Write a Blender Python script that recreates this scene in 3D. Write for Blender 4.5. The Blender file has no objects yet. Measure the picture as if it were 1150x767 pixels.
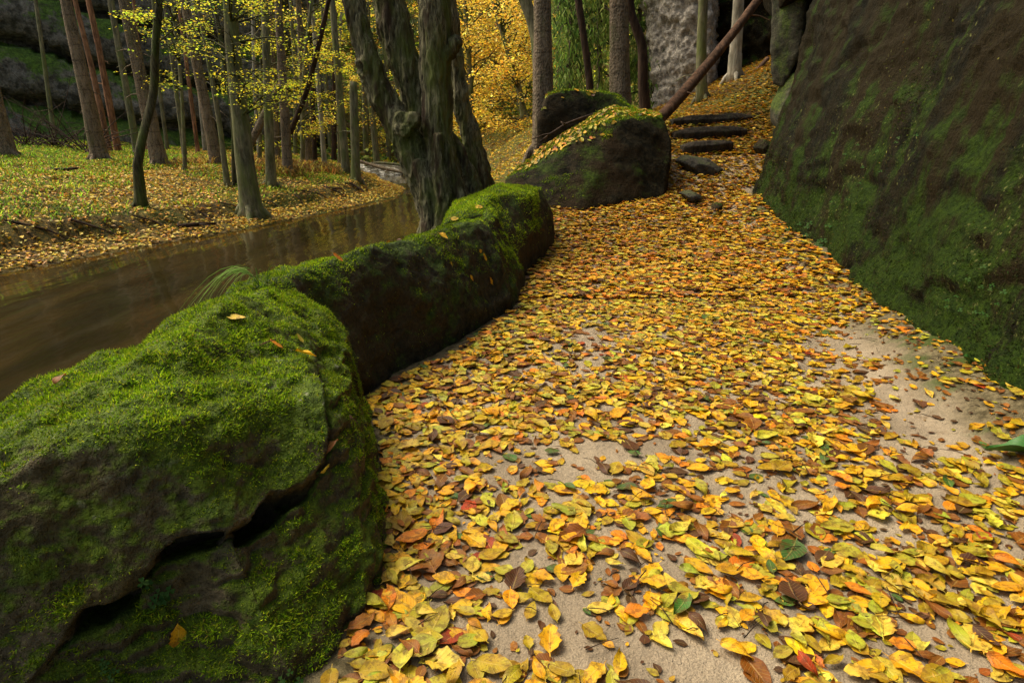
import bpy, bmesh, math, random
import numpy as np
from mathutils import Vector, Matrix
from mathutils.bvhtree import BVHTree

R = math.radians
random.seed(7)
rng = np.random.default_rng(11)
scene = bpy.context.scene
COL = scene.collection

# ------------------------------------------------------------------ camera, sky, sun, exposure
PITCH, FPX, CAMH = R(19.5), 680.0, 1.1
cam_d = bpy.data.cameras.new("camera"); cam = bpy.data.objects.new("camera", cam_d); COL.objects.link(cam)
cam_d.sensor_width = 36; cam_d.lens = FPX / 1150 * 36; cam_d.clip_start = 0.05; cam_d.clip_end = 500
cam.location = (0, 0, CAMH); cam.rotation_euler = (math.pi / 2 - PITCH, 0, 0)
scene.camera = cam

SUN_EL, SUN_AZ = R(56), R(-66)          # azimuth from +Y, negative = to the left
w = bpy.data.worlds.new("World"); scene.world = w; w.use_nodes = True
nt = w.node_tree; nt.nodes.clear()
sky = nt.nodes.new("ShaderNodeTexSky"); sky.sky_type = 'NISHITA'; sky.sun_disc = False
sky.sun_elevation = SUN_EL; sky.sun_rotation = SUN_AZ; sky.air_density = 0.7; sky.dust_density = 4.0; sky.ozone_density = 0.6
hs = nt.nodes.new("ShaderNodeMix"); hs.data_type = 'RGBA'; hs.blend_type = 'MULTIPLY'; hs.inputs[0].default_value = 1.0; hs.inputs[7].default_value = (1.0, .91, .72, 1)
bg = nt.nodes.new("ShaderNodeBackground"); bg.inputs['Strength'].default_value = 0.125
wo = nt.nodes.new("ShaderNodeOutputWorld")
nt.links.new(sky.outputs[0], hs.inputs[6]); nt.links.new(hs.outputs[2], bg.inputs['Color']); nt.links.new(bg.outputs[0], wo.inputs[0])
sd = bpy.data.lights.new("sun", 'SUN'); sd.energy = 1.9; sd.angle = R(34); sd.color = (1.0, 0.92, 0.76)
so = bpy.data.objects.new("sun", sd); COL.objects.link(so)
sdir = Vector((math.sin(SUN_AZ) * math.cos(SUN_EL), math.cos(SUN_AZ) * math.cos(SUN_EL), math.sin(SUN_EL)))
so.rotation_euler = sdir.to_track_quat('Z', 'Y').to_euler()
vs = scene.view_settings
vs.view_transform = 'Standard'; vs.look = 'None'; vs.gamma = 1.0; vs.use_curve_mapping = False
vs.exposure = 1.15
scene.cycles.max_bounces = 6; scene.cycles.diffuse_bounces = 3; scene.cycles.glossy_bounces = 3
scene.cycles.transmission_bounces = 3; scene.cycles.transparent_max_bounces = 6
scene.cycles.use_denoising = True

# ------------------------------------------------------------------ helpers
cP, sP = math.cos(PITCH), math.sin(PITCH)
def ray(px, py):
    cx = (px - 575) / FPX; cy = (383.5 - py) / FPX
    return Vector((cx, cP + cy * sP, -sP + cy * cP))
def Q(px, py, Y):
    d = ray(px, py); t = Y / d.y
    return Vector((d.x * t, Y, CAMH + d.z * t))
def proj(p):
    p = np.atleast_2d(np.asarray(p, float)); y, z = p[:, 1], p[:, 2] - CAMH
    f = y * cP - z * sP; u = y * sP + z * cP
    return 575 + FPX * p[:, 0] / f, 383.5 - FPX * u / f, f

def _h(ix, iy, iz, s):
    n = (ix * 374761393 + iy * 668265263 + iz * 2147483647 + s * 974634777) & 0xffffffff
    n = ((n ^ (n >> 13)) * 1274126177) & 0xffffffff
    n = ((n ^ (n >> 15)) * 2246822519) & 0xffffffff
    return ((n ^ (n >> 16)) & 0xffffff) / float(0xffffff)
def vnoise(p, s=0):
    p = np.asarray(p, float)
    i = np.floor(p).astype(np.int64); f = p - i; f = f * f * (3 - 2 * f)
    x, y, z = i[:, 0], i[:, 1], i[:, 2]; fx, fy, fz = f[:, 0], f[:, 1], f[:, 2]
    r = 0
    for a in (0, 1):
        for b in (0, 1):
            for c in (0, 1):
                r = r + _h(x + a, y + b, z + c, s) * (fx if a else 1 - fx) * (fy if b else 1 - fy) * (fz if c else 1 - fz)
    return r * 2 - 1
def fbm(p, scale, oct=4, s=0, gain=0.5):
    p = np.asarray(p, float) * scale; a = 1; t = 0; r = 0
    for k in range(oct):
        r = r + a * vnoise(p + k * 17.3, s + k); t += a; a *= gain; p = p * 2.03
    return r / t
def n2(x, y, scale, oct=3, s=0):
    x = np.asarray(x, float); y = np.asarray(y, float)
    sh = np.broadcast(x, y).shape
    x, y = np.broadcast_to(x, sh).ravel(), np.broadcast_to(y, sh).ravel()
    return fbm(np.stack([x, y, np.zeros_like(x)], 1), scale, oct, s).reshape(sh)
def sstep(a, b, x):
    t = np.clip((np.asarray(x, float) - a) / (b - a), 0, 1); return t * t * (3 - 2 * t)

def mk_mesh(name, V, F, uv=None, col=None, mat=None, smooth=True):
    """F: an (m,k) array, or a list of such arrays"""
    V = np.asarray(V, np.float32); Fs = F if isinstance(F, list) else [F]
    me = bpy.data.meshes.new(name)
    me.vertices.add(len(V)); me.vertices.foreach_set('co', V.ravel())
    li = np.concatenate([f.ravel() for f in Fs]).astype(np.int32)
    starts = []; o = 0
    for f in Fs:
        starts.append(o + np.arange(len(f)) * f.shape[1]); o += f.size
    starts = np.concatenate(starts).astype(np.int32)
    me.loops.add(len(li)); me.loops.foreach_set('vertex_index', li)
    me.polygons.add(len(starts)); me.polygons.foreach_set('loop_start', starts)
    me.update(calc_edges=True)
    if uv is not None:
        l = me.uv_layers.new(name='UVMap'); l.data.foreach_set('uv', np.asarray(uv, np.float32)[li].ravel())
    if col is not None:
        c = np.asarray(col, np.float32)
        if c.shape[1] == 3: c = np.concatenate([c, np.ones((len(c), 1), np.float32)], 1)
        a = me.color_attributes.new('col', 'FLOAT_COLOR', 'POINT'); a.data.foreach_set('color', c.ravel())
    me.polygons.foreach_set('use_smooth', np.full(len(starts), smooth, bool))
    if mat: me.materials.append(mat)
    me.validate(clean_customdata=False)
    return me
def link(name, me, parent=None):
    o = bpy.data.objects.new(name, me); COL.objects.link(o)
    if parent is not None: o.parent = parent
    return o
def tag(o, label=None, cat=None, group=None, kind=None):
    if label: o['label'] = label
    if cat: o['category'] = cat
    if group: o['group'] = group
    if kind: o['kind'] = kind
    return o
def empty(name, loc):
    o = bpy.data.objects.new(name, None); COL.objects.link(o); o.location = loc; o.empty_display_size = .2; return o
def child(name, me, root):
    """a part whose mesh is written in world coordinates"""
    me.transform(Matrix.Translation(-root.location)); return link(name, me, root)
def verts_np(me):
    a = np.empty(len(me.vertices) * 3, np.float32); me.vertices.foreach_get('co', a); return a.reshape(-1, 3).astype(float)
def norms_np(me):
    a = np.empty(len(me.vertices) * 3, np.float32); me.vertices.foreach_get('normal', a); return a.reshape(-1, 3).astype(float)

# ------------------------------------------------------------------ node helpers / materials
class NT:
    def __init__(s, name):
        s.m = bpy.data.materials.new(name); s.m.use_nodes = True; s.t = s.m.node_tree; s.t.nodes.clear()
        s.out = s.n("ShaderNodeOutputMaterial"); s.bsdf = s.n("ShaderNodeBsdfPrincipled"); s.l(s.bsdf.outputs[0], s.out.inputs[0])
        s.geo = None
    def n(s, t): return s.t.nodes.new(t)
    def l(s, a, b): s.t.links.new(a, b)
    def set(s, sock, v):
        if isinstance(v, bpy.types.NodeSocket): s.l(v, sock)
        elif isinstance(v, tuple) and len(v) == 3: sock.default_value = (*v, 1) if sock.type == 'RGBA' else v
        else: sock.default_value = v
    def coord(s, kind='Object', scale=(1, 1, 1), rot=(0, 0, 0)):
        if kind == 'Position':
            g = s.n("ShaderNodeNewGeometry"); o = g.outputs['Position']
        else: o = s.n("ShaderNodeTexCoord").outputs[kind]
        mp = s.n("ShaderNodeMapping"); mp.inputs['Scale'].default_value = scale; mp.inputs['Rotation'].default_value = rot
        s.l(o, mp.inputs[0]); return mp.outputs[0]
    def noise(s, vec, scale, detail=4, rough=.55, dist=0):
        x = s.n("ShaderNodeTexNoise"); s.l(vec, x.inputs['Vector']); x.inputs['Scale'].default_value = scale
        x.inputs['Detail'].default_value = detail; x.inputs['Roughness'].default_value = rough; x.inputs['Distortion'].default_value = dist
        return x.outputs['Fac']
    def vor(s, vec, scale, feat='F1'):
        x = s.n("ShaderNodeTexVoronoi"); x.feature = feat; s.l(vec, x.inputs['Vector']); x.inputs['Scale'].default_value = scale
        return x.outputs['Distance']
    def ramp(s, fac, stops):
        x = s.n("ShaderNodeValToRGB"); e = x.color_ramp.elements
        while len(e) < len(stops): e.new(.5)
        for k, (p, c) in enumerate(stops):
            e[k].position = p; e[k].color = (*c, 1) if isinstance(c, tuple) else (c, c, c, 1)
        s.set(x.inputs[0], fac); return x.outputs[0]
    def mix(s, f, a, b, mode='MIX'):
        x = s.n("ShaderNodeMix"); x.data_type = 'RGBA'; x.blend_type = mode
        s.set(x.inputs[0], f); s.set(x.inputs[6], a); s.set(x.inputs[7], b); return x.outputs[2]
    def math(s, op, a, b=0.0, c=0.0, clamp=False):
        x = s.n("ShaderNodeMath"); x.operation = op; x.use_clamp = clamp
        s.set(x.inputs[0], a); s.set(x.inputs[1], b); s.set(x.inputs[2], c); return x.outputs[0]
    def mr(s, v, a, b, c=0.0, d=1.0):
        x = s.n("ShaderNodeMapRange"); x.interpolation_type = 'SMOOTHSTEP'
        s.set(x.inputs[0], v); x.inputs[1].default_value = a; x.inputs[2].default_value = b; x.inputs[3].default_value = c; x.inputs[4].default_value = d
        return x.outputs[0]
    def bump(s, h, strength=.5, dist=.02, prev=None):
        x = s.n("ShaderNodeBump"); x.inputs['Strength'].default_value = strength; x.inputs['Distance'].default_value = dist
        s.l(h, x.inputs['Height'])
        if prev is not None: s.l(prev, x.inputs['Normal'])
        return x.outputs[0]
    def done(s, color, rough=.8, normal=None, spec=.3):
        s.set(s.bsdf.inputs['Base Color'], color); s.set(s.bsdf.inputs['Roughness'], rough)
        s.bsdf.inputs['Specular IOR Level'].default_value = spec
        if normal is not None: s.l(normal, s.bsdf.inputs['Normal'])
        return s.m

def rock_mat(name, stone, moss, th=.3, soft=.25, wob=1.0, moss_scale=6, streak=(1, 1, 1), bump=.6, bscale=1.0, rough=.85, lichen=None, brown=None, spec=.25, zlow=0):
    n = NT(name); v = n.coord('Position'); vs_ = n.coord('Position', streak)
    g = n.n("ShaderNodeNewGeometry"); sp = n.n("ShaderNodeSeparateXYZ"); n.l(g.outputs['Normal'], sp.inputs[0])
    big = n.noise(vs_, moss_scale, 6, .65); fine = n.noise(v, 60 * bscale, 4, .7); mid = n.noise(v, 14 * bscale, 5, .65)
    a = n.math('MULTIPLY_ADD', n.math('SUBTRACT', big, .5), 2 * wob, sp.outputs[2])
    a = n.math('MULTIPLY_ADD', n.math('SUBTRACT', fine, .5), .5, a)
    if zlow: z_ = n.n("ShaderNodeSeparateXYZ"); n.l(v, z_.inputs[0]); a = n.math('ADD', a, n.mr(z_.outputs[2], .1, 1.5, zlow, -.12))
    f = n.mr(a, th - soft, th + soft)
    sc = n.mix(n.mr(mid, .35, .65), stone[0], stone[1])
    if brown: sc = n.mix(n.mr(n.noise(vs_, moss_scale * .6, 4), .45, .62), sc, brown)
    mc = n.mix(n.mr(n.noise(v, 25 * bscale, 5, .7), .3, .7), moss[0], moss[1])
    c = n.mix(f, sc, mc)
    if lichen:
        lf = n.mr(n.noise(v, 38 * bscale, 3, .6), .61, .68); lf = n.math('MULTIPLY', lf, n.mr(n.noise(vs_, 1.3, 2), .5, .62))
        c = n.mix(lf, c, lichen)
    c = n.mix(1.0, c, n.ramp(fine, [(.25, .45), (.75, 1.45)]), 'MULTIPLY')
    b = n.bump(mid, bump, .05 / bscale); b = n.bump(fine, bump, .015 / bscale, b)
    return n.done(c, rough, b, spec)

def leaf_mat(name, obj_color, trans=.2, rough=.55, spots=True):
    n = NT(name)
    if obj_color: base = n.n("ShaderNodeObjectInfo").outputs['Color']
    else:
        a = n.n("ShaderNodeAttribute"); a.attribute_name = 'col'; base = a.outputs['Color']
    uv = n.n("ShaderNodeTexCoord").outputs['UV']; sp = n.n("ShaderNodeSeparateXYZ"); n.l(uv, sp.inputs[0])
    u = n.math('ABSOLUTE', n.math('MULTIPLY_ADD', sp.outputs[0], 2.0, -1.0)); vv = sp.outputs[1]
    pos = n.coord('Position')
    c = base; nrm = None
    if spots:
        lat = n.math('FRACT', n.math('MULTIPLY', n.math('MULTIPLY_ADD', u, -.22, vv), 9.0))
        line = n.mr(n.math('ABSOLUTE', n.math('SUBTRACT', lat, .5)), .0, .16, 1, 0)
        mid = n.mr(u, .03, .10, 1, 0)
        vein = n.math('MAXIMUM', n.math('MULTIPLY', line, .55), mid)
        light = n.mix(.5, base, (.62, .50, .16)); c = n.mix(n.math('MULTIPLY', vein, .6), n.mix(1.0, base, (.86, .82, .8), 'MULTIPLY'), light)
        blotch = n.noise(pos, 55, 5, .65); c = n.mix(n.mr(blotch, .47, .62, 0, .9), c, n.mix(.72, base, (.10, .04, .008)))
        dots = n.noise(pos, 260, 2, .5); c = n.mix(n.mr(dots, .66, .72, 0, .8), c, (.05, .02, .008))
        edge = n.math('MULTIPLY', n.mr(u, .7, 1.0), n.mr(n.noise(pos, 30, 2), .45, .6)); c = n.mix(n.math('MULTIPLY', edge, .7), c, n.mix(.8, base, (.14, .05, .01)))
        c = n.mix(n.mr(n.noise(pos, 22, 2), .3, .7, 0, .6), c, n.mix(1.0, c, (.9, .55, .45), 'MULTIPLY'))
        nrm = n.bump(n.math('ADD', vein, n.math('MULTIPLY', blotch, .8)), .5, .0025)
    n.done(c, rough, nrm, .4)
    if trans:
        tr = n.n("ShaderNodeBsdfTranslucent"); n.set(tr.inputs['Color'], c)
        mx = n.n("ShaderNodeMixShader"); mx.inputs[0].default_value = trans
        n.l(n.bsdf.outputs[0], mx.inputs[1]); n.l(tr.outputs[0], mx.inputs[2]); n.l(mx.outputs[0], n.out.inputs[0])
    return n.m

def attr_mat(name, rough=.7, trans=0, spec=.2, vary=True):
    n = NT(name); a = n.n("ShaderNodeAttribute"); a.attribute_name = 'col'; c = a.outputs['Color']
    n.done(c, rough, None, spec)
    if trans:
        tr = n.n("ShaderNodeBsdfTranslucent"); n.set(tr.inputs['Color'], c)
        mx = n.n("ShaderNodeMixShader"); mx.inputs[0].default_value = trans
        n.l(n.bsdf.outputs[0], mx.inputs[1]); n.l(tr.outputs[0], mx.inputs[2]); n.l(mx.outputs[0], n.out.inputs[0])
    return n.m

def bark_mat(name, dark, light, moss=None, mossf=.5, rings=False, scale=1.0, zs=.18, depth=.03, brk=None):
    n = NT(name); v = n.coord('Position', (1, 1, zs)); vp = n.coord('Position')
    a = n.noise(v, 22 * scale, 6, .7, .6); r = n.vor(v, 14 * scale)
    f = n.mr(a, .32, .68); c = n.mix(f, dark, light)
    pat = n.noise(vp, 3.0, 4, .6); c = n.mix(n.mr(pat, .35, .7), c, n.mix(1.0, c, (.6, .62, .6), 'MULTIPLY'))
    if brk: c = n.mix(n.mr(n.noise(v, 6, 4, .6), .48, .6), c, brk)
    if rings:
        sp = n.n("ShaderNodeSeparateXYZ"); n.l(vp, sp.inputs[0])
        z = n.math('MULTIPLY_ADD', n.noise(vp, 2.0, 2), .5, n.math('MULTIPLY', sp.outputs[2], 3.3))
        rg = n.math('ABSOLUTE', n.math('SUBTRACT', n.math('FRACT', z), .5)); c = n.mix(n.mr(rg, .0, .09, .55, 0), c, (.02, .014, .009))
        sc = n.vor(n.coord('Position', (1, 1, .6)), 46 * scale); a = n.math('MULTIPLY_ADD', sc, .8, a)
        c = n.mix(n.mr(sc, .35, .7, 0, .45), c, light)
    if moss:
        mf = n.mr(n.noise(n.coord('Position', (1, 1, .4)), 4.5, 5, .65), 1 - mossf - .13, 1 - mossf + .13)
        c = n.mix(n.math('MULTIPLY', mf, .85), c, moss)
    b = n.bump(n.math('MULTIPLY_ADD', r, -.5, a), .9, depth)
    return n.done(c, .85, b, .2)

M = {}
M['front_rock'] = rock_mat('mossy_sandstone', ((.040, .036, .020), (.13, .105, .06)), ((.035, .065, .004), (.11, .16, .010)), th=.38, soft=.24, wob=1.6, moss_scale=5, lichen=(.20, .22, .12), brown=(.075, .058, .020), bump=.9)
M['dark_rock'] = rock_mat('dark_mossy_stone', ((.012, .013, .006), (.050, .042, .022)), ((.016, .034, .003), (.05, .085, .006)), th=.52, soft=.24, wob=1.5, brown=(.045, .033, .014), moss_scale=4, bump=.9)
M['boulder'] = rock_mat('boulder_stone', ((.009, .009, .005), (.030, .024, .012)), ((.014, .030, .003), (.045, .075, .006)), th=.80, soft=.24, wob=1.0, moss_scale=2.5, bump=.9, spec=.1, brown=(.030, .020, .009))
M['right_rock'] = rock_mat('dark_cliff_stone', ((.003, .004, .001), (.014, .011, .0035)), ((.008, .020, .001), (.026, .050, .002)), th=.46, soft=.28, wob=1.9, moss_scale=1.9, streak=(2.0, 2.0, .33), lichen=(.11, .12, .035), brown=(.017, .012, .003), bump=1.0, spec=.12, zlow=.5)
M['left_cliff'] = rock_mat('layered_cliff_stone', ((.05, .048, .034), (.22, .205, .165)), ((.045, .085, .014), (.12, .22, .025)), th=.40, soft=.2, wob=1.6, moss_scale=1.1, bscale=.3, bump=1.0)
M['pale_cliff'] = rock_mat('pale_sandstone', ((.20, .18, .15), (.46, .42, .36)), ((.12, .13, .05), (.2, .2, .08)), th=1.25, soft=.2, wob=.9, moss_scale=.8, bscale=.5, bump=.9)
M['hang'] = rock_mat('green_hanging_stone', ((.03, .03, .02), (.07, .065, .04)), ((.03, .055, .008), (.08, .11, .015)), th=.2, soft=.25, wob=1.5, moss_scale=2, streak=(1.5, 1.5, .4))
M['stone'] = rock_mat('small_stone', ((.018, .017, .013), (.05, .044, .033)), ((.04, .05, .015), (.06, .07, .02)), th=.9, soft=.2, wob=.6)
M['step'] = bark_mat('old_step_timber', (.010, .008, .005), (.040, .030, .020), (.03, .04, .012), .35, scale=.8)
M['leaf_obj'] = leaf_mat('fallen_leaf_single', True); M['leaf'] = leaf_mat('fallen_leaves', False)
M['far_leaf'] = attr_mat('litter', .5, .15); M['crown'] = attr_mat('foliage', .55, .68); M['moss'] = attr_mat('moss_blades', .8, .3)
M['bark_spruce'] = bark_mat('spruce_bark', (.075, .055, .034), (.26, .20, .135), (.11, .12, .045), .35, rings=True)
M['bark_red'] = bark_mat('red_pine_bark', (.12, .055, .028), (.42, .22, .12), None, rings=False, scale=.8)
M['bark_grey'] = bark_mat('grey_green_bark', (.085, .078, .045), (.26, .24, .145), (.13, .16, .045), .45, scale=.9)
M['bark_green'] = bark_mat('mossy_bark', (.020, .018, .010), (.12, .11, .055), (.06, .09, .014), .45, scale=1.3)
M['bark_pale'] = bark_mat('pale_bark', (.20, .18, .13), (.45, .42, .34), (.12, .14, .06), .2, scale=.7)
M['bark_old'] = bark_mat('old_hornbeam_bark', (.018, .014, .008), (.36, .33, .19), (.12, .15, .03), .45, scale=1.6, zs=.24, depth=.06, brk=(.055, .036, .020))
M['bark_dark'] = bark_mat('dark_dead_bark', (.020, .012, .008), (.075, .045, .028), None, scale=.8)
M['log'] = bark_mat('bare_log_wood', (.045, .022, .012), (.16, .085, .045), None, scale=.8)

def sand():
    n = NT('path_sand'); v = n.coord('Position')
    c = n.mix(n.mr(n.noise(v, 3, 5, .6), .35, .65), (.25, .20, .135), (.37, .30, .205))
    g = n.noise(v, 220, 3, .7); c = n.mix(1.0, c, n.ramp(g, [(.3, .62), (.7, 1.2)]), 'MULTIPLY')
    c = n.mix(n.mr(n.noise(v, 9, 5, .7), .55, .72, 0, .65), c, (.13, .085, .045))
    c = n.mix(n.mr(n.noise(v, 95, 3, .6), .66, .72, 0, .7), c, (.06, .045, .03))
    at = n.n("ShaderNodeAttribute"); at.attribute_name = 'col'
    so_ = n.mix(n.mr(n.noise(v, 26, 4, .7), .35, .65), (.06, .048, .022), (.17, .14, .075)); so_ = n.mix(n.mr(n.noise(v, 5, 4, .6), .5, .62), so_, (.045, .065, .010))
    c = n.mix(at.outputs['Fac'], c, so_)
    b = n.bump(n.noise(v, 14, 5, .6), .7, .03); b = n.bump(g, 1.0, .005, b); b = n.bump(n.noise(v, 60, 3, .6), .6, .008, b)
    return n.done(c, .85, b, .2)
M['sand'] = sand()
def soil():
    n = NT('forest_soil'); v = n.coord('Position')
    c = n.mix(n.mr(n.noise(v, 2.5, 5, .65), .38, .62), (.045, .032, .015), (.085, .075, .02))
    c = n.mix(n.mr(n.noise(v, .55, 4, .6), .47, .6, 0, .8), c, (.045, .075, .012))
    s_ = n.noise(v, 30, 4, .7); c = n.mix(n.mr(s_, .5, .6), c, (.22, .135, .025))
    b = n.bump(n.noise(v, 9, 5, .7), .9, .08); b = n.bump(s_, .8, .02, b)
    return n.done(c, .9, b, .15)
M['soil'] = soil()
def water():
    n = NT('stream_water'); v = n.coord('Position', (1.3, .35, 1), (0, 0, R(-12)))
    pat = n.noise(v, .9, 4, .55, .4)
    c = n.mix(n.mr(pat, .30, .72), (.014, .011, .004), (.045, .030, .010))
    c = n.mix(n.mr(n.noise(v, 2.4, 3, .5), .5, .75, 0, .5), c, (.035, .030, .015))
    b = n.bump(n.noise(v, 1.6, 3, .5, .3), .18, .10); b = n.bump(n.noise(v, 9, 2, .5), .05, .02, b)
    n.bsdf.inputs['IOR'].default_value = 1.33
    return n.done(c, .07, b, .7)
M['water'] = water()

# ------------------------------------------------------------------ ground shape
def Xfar(y): return np.interp(y, [-6, 3, 6.85, 8.5, 10.3, 12.5, 14.9, 17, 20, 24, 30, 60], [-6.2, -6.4, -5.9, -5.2, -4.3, -3.5, -2.75, -2.9, -4.2, -5.3, -7, -16])
def Xnear(y): return np.interp(y, [-6, 0, 3, 5, 6.3, 9, 12, 16, 20, 26, 32, 60], [-1.7, -1.7, -1.35, -1.05, -.95, -.95, -1.1, -1.0, -1.6, -3.6, -5, -13])
def hp(y): return np.interp(y, [-5, 4, 5, 6, 7.5, 9, 10.5, 14, 40], [0, 0, .03, .11, .38, .80, 1.22, 1.35, 1.6])
ZW = -0.5
def H(x, y):
    x = np.asarray(x, float); y = np.asarray(y, float)
    df = Xfar(y) - x
    zf = np.interp(df, [-1.2, 0, .45, .75, 1.05, 3, 8, 14, 20, 40], [-.95, ZW, -.43, -.38, -.20, .08, .45, .9, 2.5, 10])
    zf = zf + .07 * sstep(.72, 1.1, df + .2 * n2(x, y, 1.5, 2, 7)) * (1 - sstep(2.0, 3.5, df)) * (.35 + .65 * (1 - sstep(8, 10, y)))
    zf = zf + .10 * n2(x, y, .6, 3, 5) * sstep(.6, 2.0, df) + .05 * n2(x, y, 2.5, 3, 6) * sstep(.1, 1, df)
    dn = x - Xnear(y); wd = np.interp(y, [0, 6, 10], [.8, .9, 3.2])
    zn = -.95 + (hp(y) + .95) * sstep(-.5, 1, dn / wd)
    zn = zn + .46 * np.maximum(0, x - 3.1) * sstep(9.5, 12.5, y)
    zn = zn + .02 * n2(x, y, 1.2, 3, 8) + .07 * n2(x, y, .7, 3, 9) * sstep(8, 11, y)
    z = np.where(df > (-(Xfar(y) - Xnear(y)) * -.5), zf, zn)
    mid = (Xfar(y) + Xnear(y)) / 2
    z = np.where(x < mid, zf, zn)
    far = np.maximum(0, y - 26 - 4 * n2(x, y, .05, 2, 3)) * .42
    return z + np.minimum(far, 16)

def grid(xs, ys, fz):
    X, Y = np.meshgrid(xs, ys); Z = fz(X, Y); V = np.stack([X.ravel(), Y.ravel(), Z.ravel()], 1)
    nx = len(xs); i = np.arange(len(V)).reshape(len(ys), nx)
    F = np.stack([i[:-1, :-1].ravel(), i[:-1, 1:].ravel(), i[1:, 1:].ravel(), i[1:, :-1].ravel()], 1)
    return V, F
def fine_axis(segs):
    o = []
    for a, b, st in segs: o += list(np.arange(a, b, st))
    return np.array(o + [segs[-1][1]])
def pathmask(x, y): return sstep(-1.1, -.9, x - np.interp(y, [0, 4, 7], [.1, .5, 1.2])) * (1 - sstep(3.4, 3.8, x)) * (1 - sstep(8.6, 8.9, y))
V, F = grid(fine_axis([(-90, -25, 3), (-25, -10, .5), (-10, 6, .12), (6, 20, .6), (20, 90, 4)]),
            fine_axis([(-12, -1, .8), (-1, 22, .12), (22, 45, .6), (45, 120, 4)]),
            lambda x, y: H(x, y) - .05 * pathmask(x, y))
link_o = link('ground', mk_mesh('ground', V, F, mat=M['soil'])); tag(link_o, 'leaf strewn forest floor on both sides of the stream', 'ground', kind='structure')
def xwall(y): return np.interp(y, [-.5, 1.2, 2.2, 2.9, 4.4, 5.4, 6.3, 7.0, 9, 11, 14], [1.65, 1.80, 1.98, 2.14, 2.38, 2.5, 2.63, 2.8, 4.2, 5, 7.5])
def Hp(x, y): return H(x, y) + .012 * n2(x, y, 4, 3, 21) - .008 + .20 * sstep(-.45, .08, x - xwall(y) + .05 * n2(x, y, 3, 2, 22)) * (1 - sstep(6.5, 7.5, y))
V, F = grid(fine_axis([(-1.3, 3.6, .03)]), fine_axis([(-.5, 4, .03), (4, 8.8, .06)]), Hp)
sm = sstep(-.36, -.16, V[:, 0] - xwall(V[:, 1]) + .12 * n2(V[:, 0], V[:, 1], 4, 3, 23))
sm = np.maximum(sm, sstep(.10, .0, V[:, 0] - np.interp(V[:, 1], [.9, 1.3, 2, 2.4, 3.1, 3.8, 5, 6], [-.38, -.33, -.46, -.62, -.22, .08, .2, .42]) + .06 * n2(V[:, 0], V[:, 1], 6, 2, 24)))
o = link('path', mk_mesh('path', V, F, col=np.repeat(sm[:, None], 3, 1), mat=M['sand'])); tag(o, 'pale sandy footpath between the mossy rocks', 'path', kind='structure')
V, F = grid(np.arange(-8.5, 2.1, .5), np.arange(-6, 50, 1.0), lambda x, y: x * 0 + ZW)
V[:, 0] -= np.maximum(0, V[:, 1] - 22) * .25
o = link('stream', mk_mesh('stream', V, F, mat=M['water'])); tag(o, 'smooth brown forest stream behind the rock wall', 'stream', kind='structure')

# ------------------------------------------------------------------ rocks
def hull_mesh(hulls):
    bm = bmesh.new()
    for pts in hulls:
        vs_ = [bm.verts.new(tuple(p)) for p in pts]
        r = bmesh.ops.convex_hull(bm, input=vs_)
        junk = [e for e in r['geom_interior'] if isinstance(e, bmesh.types.BMVert)]
        if junk: bmesh.ops.delete(bm, geom=junk, context='VERTS')
    me = bpy.data.meshes.new('tmp'); bm.to_mesh(me); bm.free(); return me
def remesh(me, voxel, smooth):
    o = bpy.data.objects.new('tmp', me); COL.objects.link(o)
    m = o.modifiers.new('r', 'REMESH'); m.mode = 'VOXEL'; m.voxel_size = voxel
    if smooth:
        s_ = o.modifiers.new('s', 'SMOOTH'); s_.factor = .5; s_.iterations = smooth
    dg = bpy.context.evaluated_depsgraph_get(); dg.update()
    r = bpy.data.meshes.new_from_object(o.evaluated_get(dg)); bpy.data.objects.remove(o); bpy.data.meshes.remove(me)
    return r
def rock(name, hulls, voxel, smooth, disp, mat, label, post=None, cat='rock', group=None, tris=None):
    me = remesh(hull_mesh(hulls) if tris is None else tris, voxel, smooth)
    me.name = name
    v, n = verts_np(me), norms_np(me)
    for k, (sc, amp, *rid) in enumerate(disp):
        f = fbm(v * (rid[1] if len(rid) > 1 else 1), sc, 4, 30 + k)
        if rid and rid[0]: f = 1 - 2 * np.abs(f) ** .7
        v = v + n * (f * amp)[:, None]
    if post is not None: v = post(v, n)
    me.vertices.foreach_set('co', v.astype(np.float32).ravel()); me.update()
    me.polygons.foreach_set('use_smooth', np.ones(len(me.polygons), bool))
    me.materials.clear(); me.materials.append(mat)
    c = v.mean(0); c[2] = v[:, 2].min()
    me.transform(Matrix.Translation(-Vector(c)))
    o = link(name, me); o.location = c; tag(o, label, cat, group)
    return o
def sections(secs): return [a + b for a, b in zip(secs[:-1], secs[1:])]
BV = {}
def bvh(o):
    if o.name not in BV:
        mw = Matrix.Translation(o.location); me = o.data
        BV[o.name] = BVHTree.FromPolygons([mw @ v.co for v in me.vertices], [tuple(p.vertices) for p in me.polygons])
    return BV[o.name]
CAMV = Vector((0, 0, CAMH))
def hit(o, px, py):
    loc, nrm, i, d = bvh(o).ray_cast(CAMV, ray(px, py).normalized()); return (loc, nrm) if loc else None

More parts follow.
